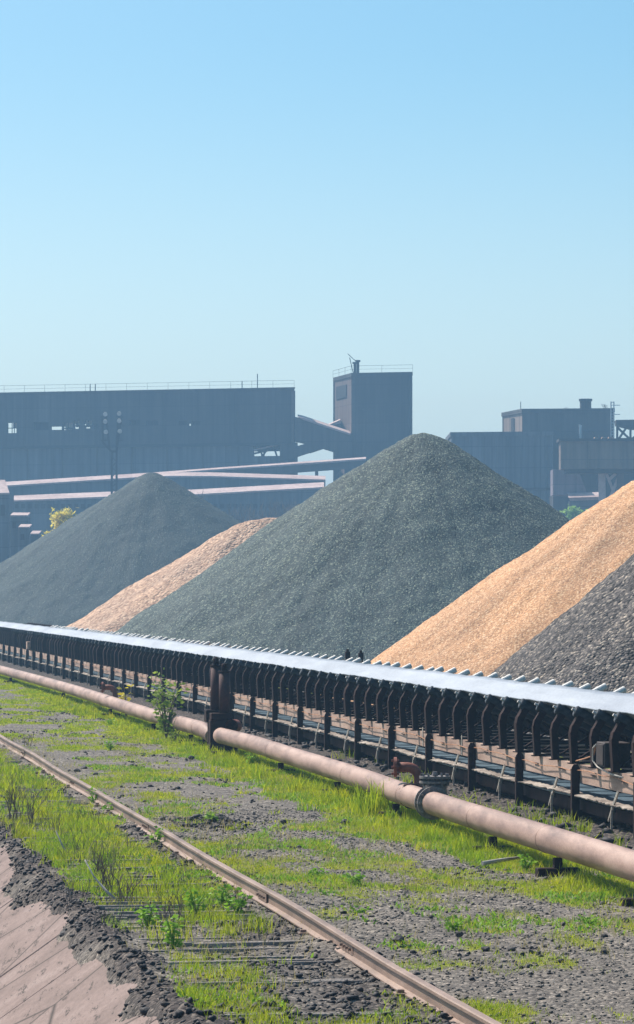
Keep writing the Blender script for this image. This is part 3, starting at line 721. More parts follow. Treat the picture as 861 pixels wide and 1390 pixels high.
a = np.concatenate([p[0] for p in parts]); t = np.concatenate([p[1] for p in parts]); hh = np.concatenate([p[2] for p in parts])
ok = ~(np.abs(a - RA) < .10)
blades('tall_grass', a[ok], t[ok], hh[ok], np.full(ok.sum(), .010) * (t[ok] / 50), .6, M['grass'])
a, t = scatter_density(lambda a, t: moss_mask(a, t) * sm(.5, .6, fbm(a * 1.1 + 30, t * .6, 4, 123)), EDGE, 10.9, 30, 80, 420)
blades('leafy_ground_cover', a, t, .055, .026, 1.3, M['weed'])
a, t = scatter_density(lambda a, t: sm(.5, .62, fbm(a * 1.4 + 3, t * .5, 4, 222)), EDGE - .1, 4.9, 36, 72, 60)
blades('dry_stalks', a, t, .26, .007, .7, M['twig'])
a, t = scatter_density(lambda a, t: sm(.52, .62, fbm(a * 1.4 + 60, t * .5, 4, 322)), EDGE, 10.9, 32, 90, 60)
blades('dry_stalks', a, t, .12, .006, .9, M['grass_dry'])
pp = [tufts(16, 10.7, 11.9, 44, 60, .22, .12, 40, 31), tufts(14, 11.0, 13.5, 50, 80, .2, .2, 40, 32)]
a, t, hh = [np.concatenate([p[k] for p in pp]) for k in range(3)]
blades('tall_grass', a, t, hh, np.full(len(a), .011), .6, M['grass'])
a, t = scatter_density(gd, EDGE, 10.5, 30, 80, 60)
blades('dry_grass', a, t, .10, .007 , .9, M['grass_dry'])
# the tall clump of reeds at the pipe
def clump(px, py, h, n, label, spread=.10, mat='grass', name='grass_clump'):
    b = px_pipe(px, py, 0.0); rt = []
    rg = np.random.default_rng(px); m = MB()
    for _ in range(n):
        x, y = rg.normal(0, spread), rg.normal(0, spread * 1.3); hh = h * rg.uniform(.5, 1.1); az = rg.uniform(0, 2 * PI); ln_ = hh * rg.uniform(.1, .5); w = .014
        dx, dy = math.cos(az), math.sin(az); ux, uy = (1, 0) if rg.random() < .6 else (-dy, dx); b0 = len(m.v)
        for u, k in ((0, 1), (.4, 1), (.75, .7)):
            cx, cy, cz = x + dx * ln_ * u * u, y + dy * ln_ * u * u, hh * u
            m.v += [(cx - ux * w / 2 * k, cy - uy * w / 2 * k, cz), (cx + ux * w / 2 * k, cy + uy * w / 2 * k, cz)]
        m.v.append((x + dx * ln_, y + dy * ln_, hh * .95)); m.f += [(b0, b0 + 1, b0 + 3, b0 + 2), (b0 + 2, b0 + 3, b0 + 5, b0 + 4), (b0 + 4, b0 + 5, b0 + 6)]
    me = bpy.data.meshes.new(name); me.from_pydata(m.v, [], m.f); me.update(); me.materials.append(M[mat])
    o = link(name, me); o.location = (b[0], b[1], -.02); tag(o, label, 'grass clump'); return o
clump(508, 1108, .62, 90, 'tall bright green grass clump rising in front of the middle pipe, left of the elbow', .11)
clump(490, 1105, .42, 60, 'shorter grass clump leaning beside the tallest clump in front of the middle pipe', .10)
clump(548, 1088, .5, 30, 'thin grass clump growing behind the pipe under the red elbow', .10)
clump(560, 1112, .32, 60, 'low grass clump under the pipe just left of the bolted flange', .12)
clump(612, 1120, .30, 60, 'low grass clump under the nearest pipe just right of the bolted flange', .12)

def leaf_plant(px, py, h, nst, nlv, ls, mat, label, name='weed_plant', cat='weed', spread=.12, bushy=1.0, stem='weed', seed=0, zb=0.0):
    b = px_pipe(px, py, zb); rg = random.Random(px * 7 + int(py) + seed); root = empty(name, (b[0], b[1], zb - .02)); tag(root, label, cat)
    sm_, lm = MB(), MB()
    for _ in range(nst):
        az = rg.uniform(0, 2 * PI); l = h * rg.uniform(.6, 1.0); tip = Vector((math.cos(az) * spread * rg.uniform(.3, 1.3), math.sin(az) * spread * rg.uniform(.3, 1.3), l))
        p1 = Vector((tip.x * .3, tip.y * .3, l * .5)); sm_.tube([(0, 0, 0), p1, tip], [.008 * (1 + h), .005 * (1 + h), .002], 5, False)
        for q in range(nlv):
            u = rg.uniform(.15, 1.0); p = Vector((0, 0, 0)).lerp(p1, u * 2) if u < .5 else p1.lerp(tip, u * 2 - 1)
            a = rg.uniform(0, 2 * PI); d = Vector((math.cos(a), math.sin(a), rg.uniform(-.2, .8))).normalized(); L = ls * rg.uniform(.6, 1.3)
            p = p + d * rg.uniform(0, .06) * bushy; w = d.cross(Vector((rg.uniform(-1, 1), rg.uniform(-1, 1), rg.uniform(-.3, 1)))).normalized() * L * .30
            bb = len(lm.v); lm.v += [tuple(p), tuple(p + d * L * .45 + w), tuple(p + d * L + Vector((0, 0, -L * .15))), tuple(p + d * L * .45 - w)]; lm.f.append((bb, bb + 1, bb + 2, bb + 3))
    sm_.build('stem', M[stem], root)
    me = bpy.data.meshes.new('foliage'); me.from_pydata(lm.v, [], lm.f); me.update(); me.materials.append(M[mat]); link('foliage', me, root)
    return root
leaf_plant(226, 1004, 1.62, 9, 52, .12, 'shrub', 'green leafed sapling rising in front of the far pipe against the conveyor', 'sapling', 'sapling', .42, 2.8, 'twig')
leaf_plant(238, 1006, .45, 6, 16, .07, 'shrub', 'low bush at the foot of the green sapling by the pipe', 'bush', 'bush', .3, 2, 'twig')
leaf_plant(172, 975, 1.35, 4, 10, .15, 'yellow', 'small sapling with yellow leaves behind the far pipe', 'sapling', 'sapling', .34, 1.6, 'twig')
for (px, py, h, lab) in ((128, 1092, .28, 'leafy weed right beside the rail, farthest of the weeds'), (150, 1105, .22, 'small leafy weed on the left side of the rail below the farthest one'),
                         (235, 1290, .40, 'broad leafed weed patch at the bottom left beside the cinders'), (265, 1245, .34, 'tall broad leafed weed between the sleepers and the rail'),
                         (300, 1232, .30, 'leafy weed close to the rail above the bottom edge'), (200, 1262, .34, 'leafy weed standing beside the concrete slope edge'),
                         (322, 1240, .26, 'bright leafy weed touching the foot of the rail'), (212, 1150, .28, 'leafy weed halfway up the rail beside a tie plate'),
                         (426, 1190, .13, 'small isolated leafy weed in the middle of the gravel path'), (482, 1203, .20, 'isolated leafy weed with a dry stalk on the gravel path'),
                         (488, 1240, .08, 'tiny weed below the isolated weed on the gravel path'), (150, 1018, .26, 'leafy weed in the grass under the far pipe'), (150, 985, .2, 'small weed in the grass under the far pipe, left one'),
                         (340, 1040, .28, 'leafy weed in the grass below the middle pipe left end'), (800, 1255, .1, 'small weed on the gravel at the right'), (715, 1180, .2, 'leafy weed in the shade under the nearest pipe'),
                         (616, 1262, .12, 'small weed at the bottom of the gravel path'), (290, 1120, .22, 'leafy weed standing by the row of black clinker')):
    leaf_plant(px, py, h, 7, 11, .065 if h > .15 else .045, 'weed', lab)

def dead_shrub(px, py, h, n, label, mat='twig', spread=.35, name='dead_shrub', zb=0.0, r=.008):
    b = px_pipe(px, py, zb); rg = random.Random(px * 3 + int(py)); m = MB()
    def grow(p, d, l, r_, lev):
        q = p + d * l; mid = p + d * l * .5 + Vector((rg.uniform(-.1, .1), rg.uniform(-.1, .1), rg.uniform(-.05, .05))) * l
        m.tube([p, mid, q], [r_, r_ * .8, r_ * .55], 4, False)
        if lev:
            for _ in range(rg.choice((2, 3))):
                e = (d + Vector((rg.uniform(-.8, .8), rg.uniform(-.8, .8), rg.uniform(-.25, .6)))).normalized(); s0 = p.lerp(q, rg.uniform(.4, 1)); grow(s0, e, l * rg.uniform(.45, .75), r_ * .6, lev - 1)
    for _ in range(n):
        d = Vector((rg.uniform(-spread, spread), rg.uniform(-spread, spread), 1)).normalized(); grow(Vector((rg.uniform(-.08, .08), rg.uniform(-.08, .08), 0)), d, h * rg.uniform(.35, .6), r, 2)
    o = m.build(name, M[mat]); o.location = (b[0], b[1], zb - .02); tag(o, label, 'dead shrub' if name == 'dead_shrub' else 'branch'); return o
dead_shrub(20, 1118, .85, 7, 'bare dead shrub at the left edge beside the cinder bank')
dead_shrub(46, 1122, .6, 4, 'thinner bare shrub just right of the left edge shrub')
dead_shrub(150, 1215, .62, 9, 'tangle of dry brown stalks above the concrete slope', spread=.25, r=.006)
dead_shrub(170, 1225, .5, 7, 'second tangle of dry stalks between the weeds and the concrete', spread=.4, r=.006)
dead_shrub(135, 1190, .45, 6, 'dry brown stalks standing left of the big stalk tangle', spread=.3, r=.006)
dead_shrub(245, 1262, .42, 3, 'dark leaning dry stalk between the broad leafed weeds', spread=.5)
dead_shrub(312, 1163, .32, 2, 'single dry stalk standing right of the rail', spread=.2, r=.005)
dead_shrub(38, 1015, .42, 3, 'dry stalks standing left of the rail far end', spread=.3, r=.007)
dead_shrub(482, 1195, .28, 2, 'dry stalk over the isolated weed on the gravel path', spread=.4, r=.004)
dead_shrub(752, 1180, .35, 2, 'dry dark stalks leaning on the nearest pipe', spread=.3, r=.006)
def lying(px, py, pts, r, label, mat='paletwig', zb=.04, nm='fallen_branch'):
    b = px_pipe(px, py, zb); o = MB().tube(pts, [r, r * .9] + [r * .5] * (len(pts) - 2), 6).build(nm, M[mat], None, True); o.location = (b[0], b[1], zb); tag(o, label, 'branch')
lying(158, 1222, [(0, 0, 0), (-.12, .1, .1), (-.26, .25, .24), (-.36, .3, .42)], .016, 'pale bleached branch lying slanted over the cinders above the concrete')
lying(92, 1160, [(0, 0, 0), (-.08, .1, .12), (-.16, .12, .3)], .012, 'short pale twig sticking out of the grass near the left shrub')
lying(655, 1172, [(0, 0, 0), (.25, .15, .03), (.5, .4, .05)], .03, 'dry pale root lying on the ground below the nearest pipe')

# rocks
ico = []
ph = (1 + 5 ** .5) / 2
for a_, b_ in ((1, ph),):
    ico = np.array([(-1, ph, 0), (1, ph, 0), (-1, -ph, 0), (1, -ph, 0), (0, -1, ph), (0, 1, ph), (0, -1, -ph), (0, 1, -ph), (ph, 0, -1), (ph, 0, 1), (-ph, 0, -1), (-ph, 0, 1)]) / math.hypot(1, ph)
IF = np.array([(0, 11, 5), (0, 5, 1), (0, 1, 7), (0, 7, 10), (0, 10, 11), (1, 5, 9), (5, 11, 4), (11, 10, 2), (10, 7, 6), (7, 1, 8), (3, 9, 4), (3, 4, 2), (3, 2, 6), (3, 6, 8), (3, 8, 9), (4, 9, 5), (2, 4, 11), (6, 2, 10), (8, 6, 7), (9, 8, 1)])
def rocks(name, a, t, size, mat, zoff=0):
    n = len(a); x, y = ln(a, t); z = gz(a, t)
    s = size * np.clip(np.exp(RNG.normal(0, .4, n)), .3, 2.0); P = ico[None] * (1 + RNG.uniform(-.5, .35, (n, 12, 1)))
    P = P * np.stack([RNG.uniform(.7, 1.3, n), RNG.uniform(.7, 1.3, n), RNG.uniform(.5, .9, n)], -1)[:, None]
    an = RNG.uniform(0, 2 * PI, n); c, s_ = np.cos(an)[:, None], np.sin(an)[:, None]
    X_ = P[..., 0] * c - P[..., 1] * s_; Y_ = P[..., 0] * s_ + P[..., 1] * c
    V = np.stack([X_ * s[:, None] + x[:, None], Y_ * s[:, None] + y[:, None], P[..., 2] * s[:, None] + (z + s * .25 + zoff)[:, None]], -1)
    Fc = (np.arange(n) * 12)[:, None, None] + IF[None]
    o = link(name, np_mesh(name, V.reshape(-1, 3), Fc.reshape(-1, 3), None, mat)); o['kind'] = 'stuff'; return o
a, t = scatter_density(lambda a, t: cinder_shade_mask(a, t) * (a > 2.4), 2.9, 5.4, 29, 75, 120); rocks('clinker', a, t, .021, M['clinker'])
a, t = scatter_density(lambda a, t: (fbm(a * 1.2, t * .5, 4, 91) > .56) * .8 + .05, 5.5, 10, 28, 120, 16); rocks('clinker', a, t, .022, M['clinker'])
a, t = scatter_density(lambda a, t: 1 - .8 * moss_mask(a, t), 3.6, 9.8, 28, 60, 110); rocks('gravel', a, t, .011, M['pebble'])
a = RNG.normal(6.6, .25, 420); t = RNG.normal(56.2, .8, 420); rocks('clinker', a, t, .026, M['clinker'])
a, t = scatter_density(lambda a, t: np.ones(len(a)), 10.7, 14, 45, 100, 5); rocks('clinker', a, t, .05, M['clinker'])
def lump(px, py, s, label, zb=0.0, g=None):
    b = px_pipe(px, py, zb); import bmesh
    bm = bmesh.new(); bmesh.ops.create_icosphere(bm, subdivisions=2, radius=s)
    rg = random.Random(px)
    pl = [(Vector((rg.uniform(-1, 1), rg.uniform(-1, 1), rg.uniform(-1, 1))).normalized(), rg.uniform(.5, .8) * s) for _ in range(9)]
    for v in bm.verts:
        for n_, d_ in pl:
            e = v.co.dot(n_) - d_
            if e > 0: v.co -= n_ * e
        v.co += Vector((rg.uniform(-1, 1), rg.uniform(-1, 1), rg.uniform(-1, 1))) * s * .05; v.co.z *= .75
    me = bpy.data.meshes.new('coal_lump'); bm.to_mesh(me); bm.free(); me.materials.append(M['clinker'])
    o = link('coal_lump', me); o.location = (b[0], b[1], b[2] + s * .35); tag(o, label, 'coal lump', g)
# on the slope (below yard level)
def slope_pt(px, py):
    r = (px - 430.5) / F; q = (py - 805) / F; kk = r * C_ + S_
    Z = (H + .70 * EDGE) / (q + .70 * kk); return H - q * Z
lump(88, 1271, .075, 'black clinker lump lying alone on the pinkish concrete slope', slope_pt(88, 1271))
for (px, py, s, l) in ((540, 1279, .07, 'largest black lump on the gravel near the bottom right of the rail'), (625, 1271, .05, 'black lump on the bottom edge gravel right of the largest one'), (658, 1291, .055, 'black lump lowest on the gravel path'),
                       (470, 1119, .085, 'flat black lump at the edge of the grass below the middle pipe'), (430, 1126, .05, 'small round black lump left of the flat one by the grass'), (385, 1118, .06, 'black lump halfway between the clinker row and the grass'),
                       (765, 1256, .035, 'small black lump on the gravel at the right, upper one'), (105, 1048, .07, 'dark lump right of the far rail'), (115, 1045, .08, 'dark lump in a small row near the far rail'), (130, 1052, .06, 'dark lump at the right end of the small row near the far rail'),
                       (442, 1235, .035, 'small dark lump in the middle of the gravel path below the weed'), (850, 1252, .05, 'dark lump at the right edge of the gravel'), (260, 1030, .07, 'dark lump in the grass below the twin post valve')):
    lump(px, py, s, l)

# ------------------------------------------------------------------ far buildings
def V3(px, py, Z): return Vector(at(px, py, Z))
def gnd(px, Z): return Vector(((px - 430.5) / F * Z, Z, 0))
def panel_wall(mb, P0, P1, z0, z1, th, holes):   # wall from P0 to P1 (xy); holes: (u0,u1,za,zb) metres along / height
    P0 = Vector((P0[0], P0[1], 0)); P1 = Vector((P1[0], P1[1], 0)); L = (P1 - P0).length; d = (P1 - P0) / L; n = Vector((-d.y, d.x, 0)) * th
    us = sorted({0, L, *[h[0] for h in holes], *[h[1] for h in holes]}); zs = sorted({z0, z1, *[h[2] for h in holes], *[h[3] for h in holes]})
    for i in range(len(us) - 1):
        run = None
        for j in range(len(zs) - 1):
            uc, zc = (us[i] + us[i + 1]) / 2, (zs[j] + zs[j + 1]) / 2
            solid = not any(h[0] < uc < h[1] and h[2] < zc < h[3] for h in holes)
            if solid:
                a_, b_ = P0 + d * us[i], P0 + d * us[i + 1]; A_, B_ = Vector((0, 0, zs[j])), Vector((0, 0, zs[j + 1]))
                mb.quadbox([a_ + A_, b_ + A_, b_ + n + A_, a_ + n + A_, a_ + B_, b_ + B_, b_ + n + B_, a_ + n + B_])
def wall_pt(P0, P1, px):         # metres along P0->P1 where column px meets it
    P0 = Vector((P0[0], P0[1])); P1 = Vector((P1[0], P1[1])); d = (P1 - P0).normalized(); r = (px - 430.5) / F
    # P0 + u d : x = r*y
    u = (r * P0.y - P0.x) / (d.x - r * d.y); return u, (P0 + d * u).y
def hole_px(P0, P1, x0, x1, y0, y1, g=0):
    u0, Z0 = wall_pt(P0, P1, x0 - g); u1, Z1 = wall_pt(P0, P1, x1 + g); Z = (Z0 + Z1) / 2
    return (u0, u1, H + (805 - y1 - g) / F * Z, H + (805 - y0 + g) / F * Z)
def railing(P, root, h=1.1, mat='metal_far'):
    m = MB()
    for i in range(len(P) - 1):
        a_, b_ = Vector(P[i]), Vector(P[i + 1]); n = max(1, int((b_ - a_).length / 3.5))
        m.bar(a_ + Vector((0, 0, h)), b_ + Vector((0, 0, h)), .04); m.bar(a_ + Vector((0, 0, h * .5)), b_ + Vector((0, 0, h * .5)), .03)
        for k in range(n + 1):
            p = a_.lerp(b_, k / n); m.bar(p, p + Vector((0, 0, h)), .04)
    m.build('roof_railing', M[mat], root)

# A: long block
bA = empty('ore_handling_building'); tag(bA, 'long dark flat roofed industrial building across the left background', 'industrial building')
P0 = gnd(-420, 634); P1 = gnd(399.5, 600); ztop = H + (805 - 530) / F * 600; zmid = H + (805 - 600.5) / F * 600
dA = (P1 - P0).normalized(); nA = Vector((-dA.y, dA.x, 0)); D = 26.0
B0, B1 = P0 + Vector((-5, D, 0)), P1 + Vector((-.6, D, 0))
thru = [(10, 22.5, 574, 588), (69, 84, 579, 583.5), (86, 98, 582.2, 583.8), (101, 107, 578, 582), (116, 122.5, 578.5, 581.5), (256, 259, 575, 578)]
fr = [hole_px(P0, P1, *h) for h in thru]
wins = [(46, 66, 573, 584), (86, 99, 574, 581), (100, 108, 571, 577), (114, 125, 571, 577), (128, 134, 575, 583), (198, 215, 571, 577), (243, 254, 571, 577), (261, 272, 571, 577), (176, 190, 570, 577)]
fr += [hole_px(P0, P1, *h) for h in wins]
m = MB(); panel_wall(m, P0, P1, zmid, ztop, .5, fr); m.build('upper_wall', M['clad'], bA)
mb_ = MB(); bk = [hole_px(B0, B1, *h, g=3) for h in thru]; panel_wall(mb_, B0, B1, 0, ztop, .5, bk + [hole_px(B0, B1, 343, 386, 600, 620, g=2)]); mb_.build('back_wall', M['clad'], bA)
nb_ = nA * 1.2
m = MB(); panel_wall(m, P0 + nb_, P1 + nb_, 0, zmid, .5, [hole_px(P0 + nb_, P1 + nb_, 344, 384, 601, 619)]); m.build('lower_wall', M['clad_low'], bA)
m = MB().quadbox([P0 + Vector((0, 0, ztop)), P1 + Vector((0, 0, ztop)), B1 + Vector((0, 0, ztop)), B0 + Vector((0, 0, ztop)), P0 - nA * .3 + Vector((0, 0, ztop + .5)), P1 - nA * .3 + dA * .3 + Vector((0, 0, ztop + .5)), B1 + nA * .3 + Vector((0, 0, ztop + .5)), B0 + nA * .3 + Vector((0, 0, ztop + .5))]); m.build('roof', M['clad'], bA)
m = MB(); panel_wall(m, P1, B1, 0, ztop, .5, []); m.build('end_wall', M['clad_tower'], bA); m = MB(); panel_wall(m, P0, B0, 0, ztop, .5, []); m.build('end_wall', M['clad_tower'], bA)
# floor plate between upper storey and lower hall with gap over the truss opening
m = MB().quadbox([P0 + Vector((0, 0, zmid - .4)), P1 - dA * .6 + Vector((0, 0, zmid - .4)), B1 - dA * .6 + Vector((0, 0, zmid - .4)), B0 + Vector((0, 0, zmid - .4)), P0 + Vector((0, 0, zmid)), P1 - dA * .6 + Vector((0, 0, zmid)), B1 - dA * .6 + Vector((0, 0, zmid)), B0 + Vector((0, 0, zmid))]); m.build('upper_floor', M['dark_in'], bA)
for i, h in enumerate(wins):
    u0, u1, z0, z1 = hole_px(P0, P1, *h); a_ = P0 + dA * u0 + nA * .9; b_ = P0 + dA * u1 + nA * .9
    mt = 'sky_pane' if i in (1, 2, 3) else 'dark_in'
    w = MB().quadbox([a_ + Vector((0, 0, z0 - .3)), b_ + Vector((0, 0, z0 - .3)), b_ + nA * .2 + Vector((0, 0, z0 - .3)), a_ + nA * .2 + Vector((0, 0, z0 - .3)), a_ + Vector((0, 0, z1 + .3)), b_ + Vector((0, 0, z1 + .3)), b_ + nA * .2 + Vector((0, 0, z1 + .3)), a_ + nA * .2 + Vector((0, 0, z1 + .3))]).build('window', M[mt], bA)
    m = MB(); n = max(2, int((u1 - u0) / 1.6))
    for k in range(n + 1):
        p = P0 + dA * (u0 + (u1 - u0) * k / n) + nA * .25; m.bar(p + Vector((0, 0, z0)), p + Vector((0, 0, z1)), .14)
    m.build('window_bars', M['metal_far'], w)
u0, u1, z0, z1 = hole_px(P0, P1, *thru[0]); m = MB()
for f_ in (.45, .7): p = P0 + dA * (u0 + (u1 - u0) * f_) + nA * .3; m.bar(p + Vector((0, 0, z0)), p + Vector((0, 0, z1)), .13)
m.bar(P0 + dA * u0 + nA * .3 + Vector((0, 0, (z0 + z1) / 2)), P0 + dA * u1 + nA * .3 + Vector((0, 0, (z0 + z1) / 2)), .13); m.build('window_bars', M['metal_far'], bA)
a_, b_ = P0 + dA * (u0 + (u1 - u0) * .5) + nA * .5, P0 + dA * u1 + nA * .5; zz = (z0 + z1) / 2
MB().quadbox([a_ + Vector((0, 0, zz)), b_ + Vector((0, 0, zz)), b_ + nA * .1 + Vector((0, 0, zz)), a_ + nA * .1 + Vector((0, 0, zz)), a_ + Vector((0, 0, z1)), b_ + Vector((0, 0, z1)), b_ + nA * .1 + Vector((0, 0, z1)), a_ + nA * .1 + Vector((0, 0, z1))]).build('orange_light_panel', M['pellet_far'], bA)  # orange sheet stands in for the warm light in this opening
# truss in the opening
m = MB(); Zt = 603
for a_, b_ in (((344, 612), (384, 603)), ((344, 616), (384, 607)), ((352, 601), (356, 619)), ((362, 601), (358, 619)), ((370, 601), (376, 619)), ((356, 619), (370, 602)), ((344, 601), (352, 614))):
    m.bar(V3(*a_, Zt), V3(*b_, Zt), .28)
m.build('truss', M['clad'], bA)
m = MB().bar(V3(345, 611, Zt - .5), V3(384, 602.5, Zt - .5), .35, .25); m.build('truss_flange', M['roof_pink'], bA)
railing([P0 + Vector((0, 0, ztop + .5)), P1 + Vector((0, 0, ztop + .5))], bA)
for px in (113, 120, 341, 320):
    u, Z = wall_pt(P0, P1, px); p = P0 + dA * u + nA * 3 + Vector((0, 0, ztop + .5)); MB().bar(p, p + Vector((0, 0, 2.4 if px == 341 else 1.3)), .14).build('antenna', M['metal_far'], bA)
# pilasters give the wall its storeys
m = MB()
for k in range(0, 16):
    u = 6 + k * 6.0
    if u < (P1 - P0).length - 1 and not any(h[0] - .5 < u < h[1] + .5 for h in fr):
        p = P0 + dA * u - nA * .08; m.bar(p + Vector((0, 0, zmid + .1)), p + Vector((0, 0, ztop - .1)), .3, .15)
    p = P0 + nb_ + dA * u - nA * .08; m.bar(p, p + Vector((0, 0, zmid - .2)), .3, .15)
m.build('pilaster_row', M['clad'], bA)['kind'] = 'stuff'
# gallery from block to tower
gA = empty('inclined_gallery'); tag(gA, 'dark inclined conveyor gallery with a pink roof between long building and tower', 'conveyor gallery')
Zg = 597
MB().prism([V3(*p, Zg) for p in ((400.5, 566), (408, 567), (478, 590), (478, 625), (455, 625), (455, 613), (439, 608), (421, 614), (413, 601), (400.5, 598))], (0, 5, 0)).build('gallery_body', M['clad'], gA)
MB().prism([V3(*p, Zg) for p in ((401, 606), (414, 602.5), (421, 614.6), (380, 628), (380, 602), (401, 601))], (0, 1.0, 0)).build('lower_chord', M['clad'], gA)
MB().prism([V3(*p, Zg - .3) for p in ((404, 565.5), (412, 567.3), (476, 588.5), (476, 591), (412, 570))], (0, 5.6, .6)).build('gallery_roof', M['roof_pink'], gA)
MB().prism([V3(*p, Zg + 8) for p in ((443, 578), (462, 570), (463, 574.5), (449, 580.5))], (0, 3, .3)).build('gallery_roof', M['roof_pink'], gA)
MB().prism([V3(*p, Zg + 8) for p in ((440, 580), (463, 574.5), (463, 584), (448, 584))], (0, 3, 0)).build('gallery_link', M['clad'], gA)
m = MB()
for x in (394, 398, 457, 474): m.bar(V3(x, 620, Zg + .5), V3(x, 834, Zg + .5), .7)
m.bar(V3(457, 640, Zg + .5), V3(474, 700, Zg + .5), .4); m.bar(V3(474, 640, Zg + .5), V3(457, 700, Zg + .5), .4); m.build('trestle', M['metal_far'], gA)
# tower
def block(name, label, A_, B_, C_p, ztop, zbot, mats, cat='industrial building', roof_th=.6):
    r = empty(name); tag(r, label, cat); D_ = B_ + C_p - A_; o = .25
    m = MB(); panel_wall(m, A_, B_, zbot, ztop, .4, []); m.build('front_wall', M[mats[0]], r)
    m = MB(); e = (A_ - C_p).normalized() * .01; panel_wall(m, C_p, A_ - e * 45, zbot, ztop, .4, []); m.build('side_wall', M[mats[1]], r)
    m = MB(); panel_wall(m, B_, D_, zbot, ztop, .4, []); m.build('side_wall', M[mats[0]], r)
    m = MB(); panel_wall(m, D_, C_p, zbot, ztop, .4, []); m.build('back_wall', M[mats[0]], r)
    cz = lambda P, z: Vector((P.x, P.y, z)); ctr = (A_ + B_ + C_p + D_) / 4
    ex = [P + (P - ctr).normalized() * o for P in (A_, B_, D_, C_p)]
    MB().quadbox([cz(P, ztop) for P in ex] + [cz(P, ztop + roof_th) for P in ex]).build('roof', M[mats[0]], r)
    return r, ex
At, Bt, Ct = gnd(478, 600), gnd(559, 597), gnd(453.5, 613)
zt = H + (805 - 511.5) / F * 600
tw, ex = block('ore_tower', 'tall dark square tower with left face tinted sunlit brown rising behind the middle pile', At, Bt, Ct, zt, 0, ('clad', 'clad_tower'), 'tower')
railing([Vector((p.x, p.y, zt + .6)) for p in (ex[3], ex[0], ex[1])], tw)
for px, dz, hh in ((482, 0, 1.6), (486, 0, 1.9)):
    p = gnd(px, 603) + Vector((0, 0, zt + .6)); MB().tube([p, p + Vector((0, 0, hh)), p + Vector((0, 0, hh)), p + Vector((0, 0, hh + .3))], [.22, .22, .4, .4], 8).build('roof_vent', M['metal_far'], tw)
p = gnd(480, 603) + Vector((0, 0, zt + .6)); MB().bar(p, p + Vector((-.6, 0, 2.6)), .12).bar(p + Vector((-.9, 0, 3.2)), p + Vector((.5, 0, 1.9)), .1).build('antenna', M['metal_far'], tw)
dC = (Ct - At); 
for f0, f1, z0, z1 in ((.28, .85, zt - 3.0, zt - 1.0), (.62, .92, zt - 14.5, zt - 11)):
    a_, b_ = At + dC * f0 + Vector((-.12, -.02, 0)), At + dC * f1 + Vector((-.12, -.02, 0)); MB().quadbox([a_ + Vector((0, 0, z0)), b_ + Vector((0, 0, z0)), b_ + Vector((.08, .02, z0)), a_ + Vector((.08, .02, z0)), a_ + Vector((0, 0, z1)), b_ + Vector((0, 0, z1)), b_ + Vector((.08, .02, z1)), a_ + Vector((.08, .02, z1))]).build('window', M['dark_in'], tw)
m = MB(); 
for k in range(1, 5): m.bar(Vector((At.x, At.y - .06, zt - 5.2 * k)), Vector((Bt.x, Bt.y - .06, zt - 5.2 * k)), .1, .25)
m.build('storey_band', M['clad'], tw)
# right block
Ar, Br, Cr = gnd(710, 560), gnd(833, 558), gnd(682.5, 572); zr = H + (805 - 560.5) / F * 560
rb, ex = block('processing_block', 'tall dark block with a roof chimney behind the right side piles', Ar, Br, Cr, zr, 0, ('clad', 'clad_brown'))  # left face takes a lighter brown, painting in sun from the left
p = gnd(795, 563) + Vector((0, 0, zr + .6)); MB().tube([p, p + Vector((0, 0, 1.2))], .85, 14).build('chimney', M['clad'], rb); MB().tube([p + Vector((0, 0, 1.25)), p + Vector((0, 0, 1.6))], 1.0, 14).tube([p + Vector((0, 0, 1.1)), p + Vector((0, 0, 1.3))], .5, 8).build('chimney_cap', M['metal_far'], rb)
p = V3(707, 560, 561); MB().bar(p, p + Vector((0, 0, 1.6)), .1).build('antenna', M['metal_far'], rb)
dC = Cr - Ar; a_, b_ = Ar + dC * .40 + Vector((-.12, -.02, 0)), Ar + dC * .55 + Vector((-.12, -.02, 0)); MB().quadbox([a_ + Vector((0, 0, zr - 9)), b_ + Vector((0, 0, zr - 9)), b_ + Vector((.08, .02, zr - 9)), a_ + Vector((.08, .02, zr - 9)), a_ + Vector((0, 0, zr - .5)), b_ + Vector((0, 0, zr - .5)), b_ + Vector((.08, .02, zr - .5)), a_ + Vector((.08, .02, zr - .5))]).build('window', M['dark_in'], rb)
m = MB()
for x in (829.5, 833.5): m.bar(V3(x, 598, 555), V3(x, 545, 555), .16)
for y in range(546, 598, 4): m.bar(V3(829.5, y, 555), V3(833.5, y, 555), .1)
m.bar(V3(834, 550, 555), V3(842, 550, 555), .1); m.bar(V3(834, 562.5, 555), V3(842, 562.5, 555), .1); m.build('ladder', M['lamp'], rb)
w = MB().prism([V3(*p, 556.5) for p in ((786, 576), (790, 577), (789.5, 596), (787, 596))], (0, .3, 0)).build('window', M['shaft'], rb)  # pale plate standing in for bright sky through a hole
m = MB().bar(V3(794, 585, 556), V3(806, 585, 556), .3, .3).bar(V3(794, 596, 556), V3(794, 585, 556), .2).bar(V3(806, 596, 556), V3(806, 585, 556), .2); m.build('platform', M['metal_far'], rb)
